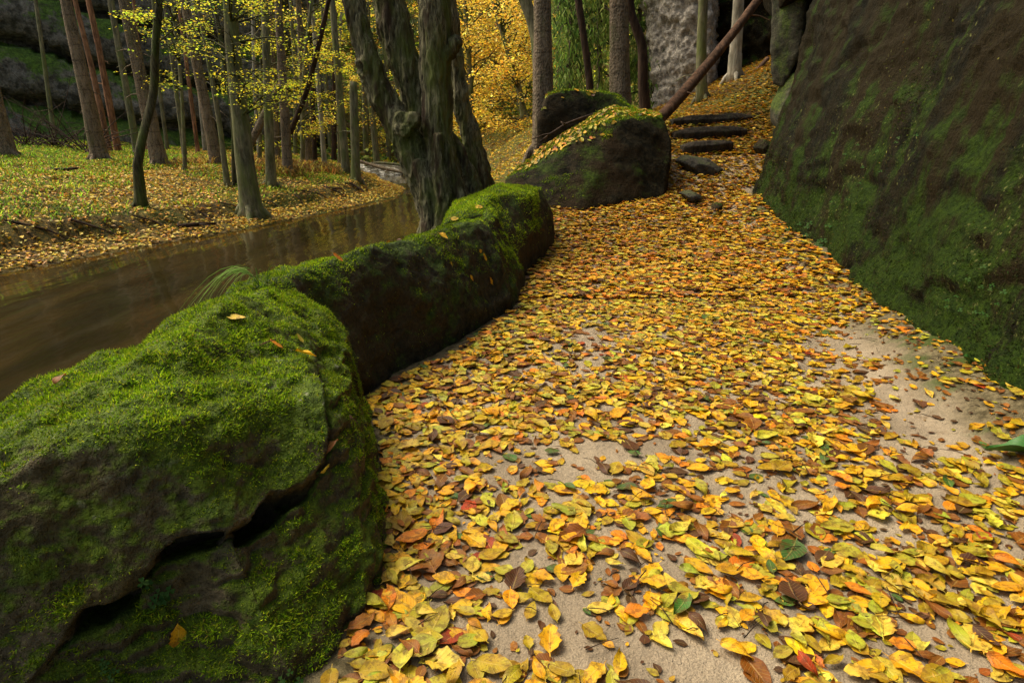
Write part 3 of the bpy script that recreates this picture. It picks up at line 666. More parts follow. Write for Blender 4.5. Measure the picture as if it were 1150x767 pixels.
# crown sprays by photo position (x, y, distance)
def on_trunk(p, z):
    i = np.argmin(np.abs(p[:, 2] - z)); return p[i]
def spray_list(p, px, py, Y, n, dz=.5):
    S, E = [], []
    for k in range(n):
        e = Q(rnd(*px), rnd(*py), rnd(*Y)); E.append(e); S.append(on_trunk(p, e.z + rnd(-.9, -.1) * dz))
    return S, E
S, E = spray_list(ph, (205, 345), (-40, 110), (9.3, 12.5), 34)
leafy(root_h, S, E, 70, .5, .042, YG, [4, 4, 2, 2])
S, E = spray_list(pcn, (150, 270), (-60, 20), (9, 11), 8)
leafy(root_c, S, E, 40, .45, .05, YG, [4, 3, 3, 1], r0=.012)
# saplings with yellow green leaves between the trunks
def sapling(px, Y, wpx, top, area, n, N, cols, wts, label, L=.06, spread=.6, kind='bark_grey', group='leafy saplings on the far bank', yr=1.5, bend=0):
    root, p = trunk_px((px, 180), (px + top, 0), Y, wpx, wpx * .7, kind, label, group, ((px + top * .5 + bend, 90),), stub=0, name='leafy_tree', height=7)
    S, E = spray_list(p, area[:2], area[2:], (Y - yr, Y + yr), n); leafy(root, S, E, N, spread, L, cols, wts, r0=.02)
sapling(205, 14, 5, -12, (160, 235, -30, 90), 16, 55, YG, [4, 3, 3, 2], 'thin sapling with loose green yellow leaves before the pale rock', bend=4)
sapling(290, 17, 5, 6, (240, 350, -30, 130), 26, 70, YG, [4, 4, 2, 3], 'yellow green sapling between the hornbeam and the dark spruce')
sapling(338, 18, 6, 12, (300, 400, -30, 160), 34, 85, YG, [3, 4, 1, 5], 'bright yellow green tree left of the pale trunk', bend=-3)
sapling(382, 22, 6, -6, (340, 425, -30, 175), 36, 90, YEL + YG[:2], [5, 4, 3, 1, 3, 3], 'golden leaved tree behind the slender grey trunk', L=.075, spread=.8)
sapling(410, 27, 7, 4, (380, 480, -40, 170), 40, 90, YEL + YG[:2], [5, 3, 3, 2, 2, 2], 'golden tree seen through the stems of the gnarled tree', L=.09, spread=1.0)
sapling(330, 27, 6, 4, (210, 360, -40, 170), 50, 110, YG + GRN[2:3], [4, 4, 3, 2, 3], 'pale green tree far behind the dark leaning pole', L=.09, spread=1.0)
# golden beeches in the gap right of the gnarled tree
def beech(px, Y, wpx, area, n, N, label, cols=YEL, wts=(6, 3, 4, 1), L=.09, lean=10):
    root, p = trunk_px((px, 190), (px + lean, 0), Y, wpx, wpx * .7, 'bark_grey', label, 'golden beeches beyond the stream bend', ((px + lean * .2, 100),), stub=0, name='beech_tree', height=11)
    S, E = spray_list(p, area[:2], area[2:], (Y - 2.5, Y + 2.5), n, 1.5); leafy(root, S, E, N, 1.0, L, cols, wts, r0=.03, flat=.10, tilt=.7)
beech(530, 24, 7, (500, 570, -40, 150), 50, 150, 'golden beech nearest the gnarled tree, with a pale trunk', lean=-8)
beech(554, 27, 7, (515, 610, -60, 150), 60, 150, 'golden beech in the middle of the bright gap', lean=6)
beech(590, 22, 8, (548, 618, -50, 160), 50, 150, 'golden beech with a slanting dark trunk left of the big spruce', lean=-36)
beech(520, 34, 8, (480, 620, -60, 120), 60, 150, 'tallest golden beech at the back of the bright gap', L=.12, lean=4)
beech(565, 31, 6, (520, 600, 90, 185), 34, 120, 'low golden beech under the tall ones', lean=2, cols=YEL + YG[:2], wts=(5, 3, 3, 2, 3, 2), L=.09)
for px, Y, lab in [(541, 29, 'grey pole trunk left in the golden gap'), (573, 33, 'grey pole trunk in the centre of the golden gap'), (584, 27, 'pale broken pole beside the slanting beech')]:
    trunk_px((px, 190), (px - 2, 95), Y, 5, 4, 'bark_pale' if 'pale' in lab else 'bark_grey', lab, None, (), stub=2, name='dead_tree', height=3.5)

# conifers: drooping green boughs
def conifer(px, Y, area, n, label, cols=GRN, wts=(3, 4, 4, 1), L=.16, N=90, wpx=7, kind='bark_spruce'):
    root, p = trunk_px((px, 185), (px, 0), Y, wpx, wpx * .7, kind, label, 'green conifers behind the big trunks', (), stub=0, name='conifer_tree', height=10)
    tb = TB(); C = []
    for k in range(n):
        e = np.array(Q(rnd(area[0], area[1]), rnd(area[2], area[3]), Y + rnd(-1.6, 1.6))); s_ = on_trunk(p, e[2] + rnd(.2, .8))
        d = e - s_; m = s_ + d * .55 + np.array([0, 0, .10]); tb.tube([s_, m, e], [.025, .015, .006], 4, .3, caps=False)
        u = rng.uniform(.15, 1.05, N); q = s_ + u[:, None] * d + np.array([0, 0, .15]) * (4 * u * (1 - u))[:, None]
        q = q + rng.normal(0, 1, (N, 3)) * np.array([.16, .16, .04]); q[:, 2] -= rng.uniform(0, .42, N) * (1 - .3 * u)
        C.append(q)
    C = np.concatenate(C); child('branches', tb.mesh('branches', M['bark_dark']), root)
    n_ = len(C); az = rng.uniform(0, 6.28, n_); dn = np.stack([np.cos(az) * .45, np.sin(az) * .45, -rng.uniform(.4, 1.2, n_)], 1); dn /= np.linalg.norm(dn, axis=1)[:, None]
    sd_ = np.cross(dn, rng.normal(0, 1, (n_, 3))); sd_ /= np.linalg.norm(sd_, axis=1)[:, None]
    Lr = (L * rng.uniform(.5, 1.3, n_))[:, None]; wd = Lr * .12
    V = np.stack([C - sd_ * wd, C + sd_ * wd, C + dn * Lr], 1).reshape(-1, 3); i = np.arange(n_) * 3
    child('crown', mk_mesh('crown', V, np.stack([i, i + 1, i + 2], 1), col=np.repeat(palette(n_, cols, wts), 3, 0), mat=M['crown'], smooth=False), root)
conifer(640, 15, (615, 675, -60, 110), 60, 'green conifer with hanging boughs between the two big spruce trunks')
conifer(672, 17, (625, 710, -60, 120), 60, 'yellowish green conifer behind the thin dark trunk', cols=GRN[1:] + [(.25, .27, .06)], wts=(3, 4, 1, 3))
conifer(718, 17, (685, 745, -60, 120), 46, 'dark green conifer beside the pale cliff')
conifer(505, 30, (490, 535, 0, 75), 34, 'small green conifer against the gold right of the gnarled tree', L=.26)
conifer(540, 33, (515, 575, 60, 100), 24, 'faint grey green conifer in the golden gap', L=.26, cols=[(.16, .20, .09), (.2, .25, .12)], wts=(1, 1))
conifer(20, 30, (-60, 110, -60, 30), 40, 'dark conifer above the layered cliff', L=.3, wpx=4)
conifer(300, 32, (200, 420, -60, 150), 90, 'lime green tree mass far behind the bank trees', L=.3, cols=[(.30, .38, .06), (.45, .48, .06), (.18, .28, .05)], wts=(3, 2, 2))
conifer(440, 36, (400, 500, -60, 170), 70, 'grey green conifer far behind the little rapid', L=.3, cols=[(.14, .19, .08), (.2, .25, .12), (.08, .12, .04)], wts=(1, 1, 1))

# ---- big trunks to the right of the gap
trunk_px((611, 190), (609, -10), 10.6, 24, 21, 'bark_spruce', 'straight brown spruce trunk rising behind the boulders, nearest the golden gap', 'big trunks behind the boulders', (), stub=5, name='spruce_tree', seg=20)
trunk_px((607, 190), (585, -10), 11.1, 14, 14, 'bark_grey', 'mossy trunk curving left behind the straight spruce', 'big trunks behind the boulders', ((605, 120), (604, 60), (598, 25)), stub=0, name='hornbeam_tree')
trunk_px((664, 175), (648, -10), 12.6, 9, 8, 'bark_dark', 'thin dark leaning trunk between the two spruces', 'big trunks behind the boulders', ((662, 90),), stub=4, name='forest_tree')
trunk_px((695, 185), (695, -10), 10.4, 25, 22, 'bark_spruce', 'thick reddish brown spruce trunk, right one behind the boulders', 'big trunks behind the boulders', (), stub=6, name='spruce_tree', seg=20)
trunk_px((724, 175), (706, -10), 11.4, 13, 10, 'bark_dark', 'dark bent trunk just right of the thick reddish spruce', 'big trunks behind the boulders', ((722, 90), (721, 50), (710, 20)), stub=3, name='forest_tree')
trunk_px((785, 160), (790, -10), 12.5, 13, 11, 'bark_grey', 'slim grey brown trunk in front of the pale cliff', None, ((787, 80),), stub=6, name='forest_tree')
trunk_px((822, 120), (830, -10), 13.3, 16, 13, 'bark_pale', 'pale trunk in front of the dark rock face', None, ((826, 60),), stub=2, name='forest_tree')

# ---- leaning poles and logs
def log(name, pts, r, mat, label, step=.2, stubn=0, twigs=()):
    tb = TB(); p = tb.tube(pts, r, 12, step, .18, seed=len(label)); stubs(tb, p, None, stubn, -1, 20, (.1, .3))
    o_ = empty(name, Vector(pts[0])); tag(o_, label, 'log'); child('stem', tb.mesh(name, M[mat]), o_); return o_
def logm(name, pts, r, mat, label, stubn=0):
    tb = TB(); p = tb.tube(pts, r, 12, .15, .2, seed=len(label)); stubs(tb, p, None, stubn, -1, 20, (.1, .35))
    me = tb.mesh(name, M[mat]); o_ = link(name, me); c = Vector(pts[0]); me.transform(Matrix.Translation(-c)); o_.location = c
    return tag(o_, label, 'log')
logm('leaning_log', [Q(741, 134, 9.6), Q(775, 96, 10.2), Q(815, 48, 11), Q(862, -14, 12)], [.085, .08, .075, .07], 'log', 'bare reddish brown log leaning across the pale cliff', 5)
logm('leaning_log', [Q(787, 140, 12.0), Q(820, 112, 12.6), Q(862, 66, 13.6)], [.05, .05, .04], 'log', 'weathered low log lying along the leafy slope', 2)
logm('leaning_pole', [Q(326, 150, 17), Q(345, 100, 16.6), Q(358, 50, 16.2), Q(372, -12, 15.8)], [.07, .06, .06, .05], 'bark_dark', 'thin dark pole leaning right amid the yellow leaves', 8)
logm('leaning_log', [Q(276, 172, 15), Q(298, 128, 15), Q(314, 96, 15)], [.09, .085, .07], 'bark_spruce', 'short leaning log propped between the hornbeam and the dark spruce', 3)
logm('fallen_log', [Q(404, 181, 20), Q(430, 189, 19.5), Q(462, 196, 19)], [.045, .05, .04], 'bark_spruce', 'fallen brown log lying over the little rapid', 3)
logm('fallen_log', [Q(455, 186, 22), Q(425, 183, 22.5), Q(410, 186, 23)], [.05, .05, .04], 'bark_grey', 'pale fallen log behind the brown one over the rapid', 3)
logm('fallen_branch', [Q(20, 190, 12.5), Q(60, 191, 12.5), Q(88, 189, 12.6)], [.03, .035, .02], 'bark_dark', 'dark fallen branch lying in the grass on the far bank', 3)
logm('fallen_branch', [Q(200, 254, 9.6), Q(222, 252, 9.8), Q(243, 251, 10)], [.03, .035, .02], 'bark_dark', 'mossy branch lying at the water edge below the hornbeam', 2)
logm('fallen_branch', [Q(606, 160, 8.35), Q(635, 140, 8.4), Q(676, 126, 8.5), Q(684, 128, 8.4)], [.012, .018, .014, .006], 'bark_dark', 'thin bare branch lying on the leaf covered boulder', 4)

# ---- brushwood by the cliff
for k, (px, py, Y) in enumerate([(60, 150, 17.5), (95, 155, 16.5), (30, 155, 17)]):
    tb = TB(); b = Q(px, py, Y); b.z = float(H(b.x, b.y)) - .05; b = np.array(b)
    for j in range(34):
        a = rnd(0, 6.28); d = np.array([math.cos(a), math.sin(a) * .6, rnd(.15, 1.3)]); l = rnd(.6, 2.0)
        q1 = b + d * l * .5; q2 = b + d * l + np.array([rnd(-.3, .3), 0, -.25]); tb.tube([b + np.array([rnd(-.3, .3), 0, 0]), q1, q2], [.016, .011, .004], 4, .3, caps=False)
        tb.tube([q1, q1 + np.array([rnd(-.4, .4), rnd(-.2, .2), rnd(-.1, .4)])], [.008, .003], 4, .3, caps=False)
    me = tb.mesh('bare_shrub', M['bark_dark']); o_ = link('bare_shrub', me); me.transform(Matrix.Translation(-Vector(b))); o_.location = b
    tag(o_, ['bare brushwood heap in the middle below the mossy cliff', 'bare twiggy shrub beside the thick ringed spruce', 'bare brushwood nearest the left edge below the cliff'][k], 'shrub', 'bare shrubs below the cliff')

# ------------------------------------------------------------------ the gnarled tree
YG0 = 6.35
def tri_tubes(list_):
    tb = TB()
    for pts, ws, dy in list_:
        P = [Q(x, y, YG0 + (d if d is not None else 0) + dy) for (x, y, *dd) in pts for d in [dd[0] if dd else 0]]
        tb.tube([np.array(p) for p in P], [px_r(p, w_) for p, w_ in zip(P, ws)], 18, .08, .12, seed=ws[0])
    return tb
tl = [
 ([(506, 268), (488, 215), (466, 175), (442, 132), (421, 88), (407, 44), (395, 0), (386, -50), (372, -120)], [54, 44, 33, 26, 24, 22, 20, 19, 17], -.05),
 ([(506, 268), (500, 205), (484, 150), (466, 100), (448, 50), (437, 0), (427, -50), (415, -120)], [46, 40, 32, 32, 34, 34, 32, 28], .26),
 ([(506, 268), (500, 215), (494, 160), (491, 110), (489, 60), (488, 20), (487, -30), (492, -110)], [54, 42, 30, 27, 28, 30, 27, 24], -.10),
 ([(546, 262), (542, 215), (531, 165), (519, 115), (511, 60), (503, 0), (500, -80)], [32, 22, 18, 15, 14, 13, 12], .46),
 ([(524, 268), (513, 215), (503, 170), (498, 130)], [34, 26, 18, 10], .05),
 ([(540, 268), (532, 225), (520, 185), (508, 150)], [30, 20, 14, 8], .10),
 ([(490, 70), (503, 60), (510, 50), (517, 48)], [15, 12, 9, 7], -.12),
 ([(478, 268), (484, 235), (478, 200), (470, 180)], [16, 16, 16, 10], -.20),
 ([(496, 272), (500, 235), (496, 200), (492, 150)], [20, 17, 15, 8], -.28),
 ([(518, 272), (518, 240), (510, 200), (502, 165)], [18, 16, 12, 7], -.20),
]
tb = tri_tubes(tl)
gm = remesh(tb.mesh('g', None), .012, 1)
v, n = verts_np(gm), norms_np(gm)
q = v * np.array([1, 1, .16]); rd = 1 - 2 * np.abs(fbm(q, 9, 4, 60)) ** .6
v = v + n * (.035 * fbm(v, 3, 3, 61) + .034 * rd + .014 * (1 - 2 * np.abs(fbm(v * np.array([1, 1, .22]), 24, 3, 63))))[:, None]
c1 = np.array(Q(455, 138, YG0 - .18)); d1 = np.linalg.norm((v - c1) * np.array([1, .6, 1.1]), axis=1)
v = v + n * (np.exp(-(d1 / .10) ** 2) * (.09 + .07 * fbm(v, 14, 3, 62)))[:, None]
c2 = np.array(Q(407, 76, YG0 - .1)); d2 = np.linalg.norm((v - c2) * np.array([1, .4, .8]), axis=1)
v = v + n * (np.exp(-((d2 - .05) / .02) ** 2) * .03 - np.exp(-(d2 / .035) ** 2) * .06)[:, None]
gm.vertices.foreach_set('co', v.astype(np.float32).ravel()); gm.update(); gm.materials.clear(); gm.materials.append(M['bark_old'])
gm.polygons.foreach_set('use_smooth', np.ones(len(gm.polygons), bool))
gr = empty('gnarled_tree', Q(512, 262, YG0)); tag(gr, 'old gnarled tree with four stems growing between the rocks and the stream', 'tree')
child('trunk', gm, gr)
# burl: a knotty growth of its own
bh = []
for k in range(9):
    c = Q(455 + rnd(-11, 11), 138 + rnd(-9, 10), YG0 - .26 + rnd(-.05, .05)); r_ = rnd(.04, .07)
    bh.append([c + Vector((r_ * a, r_ * b, r_ * c_)) for a in (-1, 0, 1) for b in (-1, 0, 1) for c_ in (-1, 0, 1) if abs(a) + abs(b) + abs(c_) in (1, 2)])
bm_ = remesh(hull_mesh(bh), .010, 3); v, n = verts_np(bm_), norms_np(bm_); v += n * (.02 * fbm(v, 18, 4, 66))[:, None]
bm_.vertices.foreach_set('co', v.astype(np.float32).ravel()); bm_.update(); bm_.materials.clear(); bm_.materials.append(M['bark_old']); child('burl', bm_, gr)

# ------------------------------------------------------------------ steps
for k, (xa, xb, yt, yb, Y, lab) in enumerate([(754, 846, 135, 147, 10.2, 'topmost of the three dark steps up the leafy slope'), (756, 838, 149, 161, 9.55, 'middle of the three dark steps up the leafy slope'), (766, 822, 164, 173, 8.9, 'lowest and shortest of the three dark steps')]):
    a, b = Q(xa, (yt + yb) / 2 - 1, Y), Q(xb, (yt + yb) / 2 - 5, Y + .1); hgt = (yb - yt) * Y * 1.06 / FPX * 1.35
    hh = hgt / 2
    hull = []
    for i in range(6):
        t = i / 5; c = a.lerp(b, t); j = rnd(-.012, .012)
        e = .6 if i in (0, 5) else 1
        hull.append([c + Vector((0, -.10 * e + j, -hh * 1.3)), c + Vector((0, -.12 * e + j, hh * .4)), c + Vector((0, -.05 + j, hh * e)), c + Vector((0, .14, hh * e * .9)), c + Vector((0, .14, -hh * 1.3))])
    rock('step', sections(hull), .014, 4, [(2.5, .018), (9, .012), (25, .005)], M['step'], lab, cat='step', group='steps at the end of the path')

# ------------------------------------------------------------------ moss blades on rocks
def sample(me, loc, N, r=rng):
    me.calc_loop_triangles(); t = np.empty(len(me.loop_triangles) * 3, np.int32); me.loop_triangles.foreach_get('vertices', t); t = t.reshape(-1, 3)
    v = verts_np(me) + np.array(loc); nn = norms_np(me); a, b, c = v[t[:, 0]], v[t[:, 1]], v[t[:, 2]]
    ar = np.linalg.norm(np.cross(b - a, c - a), axis=1)
    px, py, f = proj((a + b + c) / 3); vis = (px > -60) & (px < 1210) & (py > -60) & (py < 830) & (f > .1); ar = ar * vis
    k = r.choice(len(t), N, p=ar / ar.sum()); u, w_ = r.random(N), r.random(N); m = u + w_ > 1; u[m] = 1 - u[m]; w_[m] = 1 - w_[m]
    P = a[k] + u[:, None] * (b - a)[k] + w_[:, None] * (c - a)[k]
    n = nn[t[k, 0]] + u[:, None] * (nn[t[k, 1]] - nn[t[k, 0]]) + w_[:, None] * (nn[t[k, 2]] - nn[t[k, 0]])
    n /= np.linalg.norm(n, axis=1)[:, None] + 1e-9
    return P, n, ar[ar > 0].sum() / 2
def moss_on(o, N, prob, L, wd, cols, wts, label=None, lean=.6, z_bright=True, name='moss'):
    P, n, ar = sample(o.data, o.location, N); pq = np.clip(prob(P, n), 0, 1); keep = rng.random(N) < pq; P, n, pq = P[keep], n[keep], pq[keep]; m = len(P)
    clump = fbm(P, 22, 3, 90); Lr = L * rng.uniform(.5, 1.3, m) * (1 + .7 * clump) * (.35 + .65 * pq)
    d = n + rng.normal(0, lean, (m, 3)) + np.array([0, 0, .15]); d /= np.linalg.norm(d, axis=1)[:, None]
    s_ = np.cross(d, rng.normal(0, 1, (m, 3))); s_ /= np.linalg.norm(s_, axis=1)[:, None]
    b = P - n * L * .15 + n * np.maximum(0, clump)[:, None] * L * .7
    V = np.stack([b - s_ * wd / 2, b + s_ * wd / 2, b + d * Lr[:, None]], 1)
    col = palette(m, cols, wts, .2) * (1 + .4 * fbm(P, 8, 3, 93) + .5 * fbm(P, 2.2, 2, 99))[:, None]
    col = np.clip(np.repeat(col[:, None, :], 3, 1), 0, 1).reshape(-1, 3)
    i = np.arange(m) * 3; me = mk_mesh(name, V.reshape(-1, 3), np.stack([i, i + 1, i + 2], 1), col=col, mat=M['moss'], smooth=False)
    me.transform(Matrix.Translation(-o.location)); c = link(name, me, o); tag(c, label, None, None, 'stuff'); return c
MG = [(.20, .32, .006), (.34, .44, .010), (.08, .15, .005), (.30, .30, .03)]
MO = [(.11, .10, .02), (.16, .15, .03), (.06, .06, .015)]
def pf(P, n):
    base = sstep(.22, .80, n[:, 2] + .10 + .95 * fbm(P, 4, 4, 91) + .35 * fbm(P, 15, 3, 92)); d, hw, bl = crack_dist(P); return (np.clip(base, 0, 1) * .96 + .03) * np.where(P[:, 1] < 2, sstep(1.0, 1.8, d / (hw + .002)), 1)
moss_on(front, 560000, pf, .0095, .0032, MG, [5, 3, 4, 1], lean=.9)
moss_on(front, 70000, lambda P, n: .8 * sstep(-.1, .3, fbm(P, 7, 3, 97)) * sstep(-.3, .1, n[:, 2]), .006, .0022, MO, [3, 2, 3], 'dry olive brown moss on the face', name='face_moss')
def pm(P, n): return np.clip(sstep(.42, .95, n[:, 2] + .8 * fbm(P, 3.5, 4, 94)), 0, 1) + .05 * (n[:, 2] > -.2)
moss_on(middle, 300000, pm, .011, .0045, MG, [4, 3, 5, .5])
moss_on(endb, 160000, lambda P, n: sstep(.25, .75, n[:, 2] + .5 * fbm(P, 4, 4, 94)), .018, .006, MG, [5, 4, 3, 1])
moss_on(boul, 60000, lambda P, n: sstep(.66, .88, n[:, 2] + .4 * fbm(P, 2, 4, 95)), .03, .010, MG, [4, 1, 5, .5])
moss_on(boul2, 60000, lambda P, n: sstep(.72, .92, n[:, 2] + .4 * fbm(P, 2, 4, 96)), .035, .012, MG, [4, 1, 5, .5])
def pr(P, n):
    f = fbm(P * np.array([1.2, 1.2, .5]), 1.4, 4, 98); low = 1 - sstep(.2, 1.1, P[:, 2] - hp(P[:, 1])); far = sstep(4, 6.5, P[:, 1])
    return np.clip(.6 * sstep(-.05, .45, f) + .5 * low + .4 * low * far + .06, 0, 1)
moss_on(rcl, 260000, pr, .016, .006, [(.022, .048, .004), (.05, .085, .006), (.014, .028, .003), (.06, .055, .012)], [4, 1.5, 5, 2], lean=.7)

# ------------------------------------------------------------------ fallen leaves
def leaf_tpl(nl, nw, seed, broad=.5, curl=.15, fold=.12, wave=.03, tip=1.0, stem=True, ser=.05):
    r = np.random.default_rng(seed); v = np.linspace(0, 1, nl); u = np.linspace(-1, 1, nw)
    half = broad * .5 * np.sin(np.pi * np.clip(v, 0, 1) ** (.82)) ** .75 * (1 - .15 * v); half[0] = .012; half[-1] = .006
    ser = 1 + ser * r.uniform(-1, 1, (nl, nw)) * np.abs(u)[None, :] ** 3
    cv = r.normal(0, 1) * .05
    X = half[:, None] * u[None, :] * ser + cv * np.sin(np.pi * v)[:, None]; Y = np.repeat((v - .5)[:, None], nw, 1)
    ph_ = r.uniform(0, 6.28, 3); k1, k2 = r.normal(0, curl), r.normal(0, curl)
    Z = fold * np.abs(u)[None, :] * half[:, None] * 2 * r.uniform(.3, 1.4) + k1 * (v[:, None] - .5) ** 2 * 1.6 + k2 * (u[None, :] * (v[:, None] - .5)) * .6
    Z = Z + wave * np.sin(v[:, None] * 9 + ph_[0] + u[None, :] * 1.5) * np.abs(u)[None, :] + curl * .5 * (np.abs(u)[None, :] ** 2) * (v[:, None] ** 3) * r.uniform(-1, 1)
    V = np.stack([X, Y, Z - Z.min() * .6], -1).reshape(-1, 3); UV = np.stack([np.repeat(((u + 1) / 2)[None, :], nl, 0), np.repeat(v[:, None], nw, 1)], -1).reshape(-1, 2)
    i = np.arange(nl * nw).reshape(nl, nw); F = np.stack([i[:-1, :-1].ravel(), i[:-1, 1:].ravel(), i[1:, 1:].ravel(), i[1:, :-1].ravel()], 1)
    if stem:
        b = len(V); z0 = V[nw // 2][2]; s_ = np.array([[-.012, -.5, z0], [.012, -.5, z0], [.02, -.64, z0 + .01], [.0, -.64, z0 + .01]]); V = np.concatenate([V, s_])
        UV = np.concatenate([UV, np.full((4, 2), .5)]); F = np.concatenate([F, np.array([[b, b + 1, b + 2, b + 3]])])
    return V, UV, F
HI = [leaf_tpl(10, 7, s, broad=[.56, .64, .72, .48][s % 4], curl=[.02, .04, .09, .24][s % 4], fold=[.03, .08, .16, .05][(s // 2) % 4], wave=[.012, .02, .04][s % 3], ser=[.05, .10, .22][(s * 7) % 3]) for s in range(16)]
MIDT = [leaf_tpl(5, 3, 40 + s, broad=[.56, .64, .7][s % 3], curl=[.03, .07, .2][s % 3], fold=[.05, .16][s % 2], wave=.02, stem=False) for s in range(8)]
def place_leaves(P, N0, L, col, tpls, tilt, r=rng):
    n = len(P); A, B, N = rot_frames(n, tilt, r)
    if N0 is not None:      # tip frames so that +Z goes to the surface normal
        z = N0; ref = A - (A * z).sum(1)[:, None] * z; A = ref / (np.linalg.norm(ref, axis=1)[:, None] + 1e-9)
        N = z + r.normal(0, tilt, (n, 3)); N /= np.linalg.norm(N, axis=1)[:, None]; A -= (A * N).sum(1)[:, None] * N; A /= np.linalg.norm(A, axis=1)[:, None]; B = np.cross(N, A)
    k = r.integers(0, len(tpls), n); Vs, Fs, Us, Cs = [], [], [], []; o_ = 0
    for t, (V, U, F) in enumerate(tpls):
        m = k == t; c = m.sum()
        if not c: continue
        W = P[m][:, None, :] + L[m][:, None, None] * (V[None, :, 0:1] * B[m][:, None, :] + V[None, :, 1:2] * A[m][:, None, :] + V[None, :, 2:3] * N[m][:, None, :])
        Vs.append(W.reshape(-1, 3)); Us.append(np.tile(U, (c, 1))); Cs.append(np.repeat(col[m], len(V), 0))
        Fs.append((F[None] + (np.arange(c) * len(V))[:, None, None]).reshape(-1, 4) + o_); o_ += c * len(V)
    return np.concatenate(Vs), np.concatenate(Fs), np.concatenate(Us), np.concatenate(Cs)
CN = ['golden yellow', 'pale yellow', 'orange', 'olive yellow', 'yellow green', 'rusty brown', 'dark brown', 'green', 'red']
CC = [(.86, .53, .003), (.84, .70, .07), (.80, .30, .002), (.48, .38, .006), (.48, .52, .03), (.30, .115, .004), (.08, .034, .008), (.05, .16, .02), (.42, .05, .004)]
CW = [30, 14, 7, 27, 20, 11, 9, 2.6, .4]
def lcol(n, wts=CW, r=rng):
    k = r.choice(9, n, p=np.array(wts, float) / sum(wts)); c = np.array(CC)[k] * np.exp(r.normal(0, .16, (n, 1))) * np.exp(r.normal(0, .07, (n, 3))); return k, np.clip(c, 0, 1)

def dens(x, y):
    """how thickly the leaves lie, 0..1"""
    d = .56 + .65 * n2(x, y, 1.7, 3, 51) + .35 * n2(x, y, 5, 2, 52)
    d = d + .7 * sstep(2.2, 4.2, y)
    xl = np.interp(y, [.9, 1.3, 2, 2.4, 3.1, 3.8, 5, 6], [-.38, -.33, -.46, -.62, -.22, .08, .2, .42]); d = d + .7 * np.exp(-np.maximum(0, x - xl - .05) / .22)
    for cx, cy, rx, ry, s_ in [(1.85, 3.1, .26, .30, 1.1), (1.95, 2.6, .14, .16, .6), (.42, 3.1, .12, .28, .5), (.1, 1.15, .16, .14, .9), (.45, 1.02, .3, .1, .6), (1.6, 2.1, .2, .15, .5), (.3, 1.9, .16, .12, .5)]:
        d = d - s_ * np.exp(-(((x - cx) / rx) ** 2 + ((y - cy) / ry) ** 2))
    return np.clip(d, .05, 1)
def scatter(x0, x1, y0, y1, per, left=None):
    n = int((x1 - x0) * (y1 - y0) * per); x = rng.uniform(x0, x1, n); y = rng.uniform(y0, y1, n)
    k = rng.random(n) < dens(x, y); k &= x < xwall(y) - .02
    return x[k], y[k]
# near: high detail
x1_, y1_ = scatter(-.75, 2.3, .62, 4.0, 1280)
xl_ = np.interp(y1_, [.6, .95, 1.3, 2, 2.4, 3.1, 3.8, 4.4], [-.40, -.40, -.36, -.48, -.64, -.24, .05, .05]); m = x1_ > xl_; x1_, y1_ = x1_[m], y1_[m]
n_ = len(x1_); lay = rng.uniform(0, 1, n_); z1_ = Hp(x1_, y1_) + .003 + .010 * lay * dens(x1_, y1_)
kc, c1_ = lcol(n_); brown_low = (lay < .30) & (rng.random(n_) < .45); c1_[brown_low] = np.array(CC[5]) * .8; kc[brown_low] = 5
L1 = (.056 * np.exp(rng.normal(0, .24, n_))).clip(.026, .095)
P1 = np.stack([x1_, y1_, z1_], 1); px, py, f = proj(P1)
inview = (px > 5) & (px < 1145) & (py > 5) & (py < 762) & (lay > .6)
siz = np.where(inview, L1 / f, 0); order = np.argsort(-siz)

LEAFME = []
for t, (V, U, F) in enumerate(HI):
    LEAFME.append(mk_mesh('fallen_leaf', V, F, uv=U, mat=M['leaf_obj']))
def leaf_obj(P, N0, L, az, col, t, label, group, steep=False):
    z = Vector(N0).normalized(); a = Vector((math.cos(az), math.sin(az) * (.35 if steep else 1), math.sin(az) if steep else 0)); a = (a - z * a.dot(z)).normalized(); x = a.cross(z)
    o_ = bpy.data.objects.new('fallen_leaf', LEAFME[t]); COL.objects.link(o_)
    m4 = Matrix((x, a, z)).transposed().to_4x4(); o_.matrix_world = Matrix.Translation(P) @ m4 @ Matrix.Scale(L, 4)
    o_.color = (*col, 1); tag(o_, label, 'leaf', group); return o_
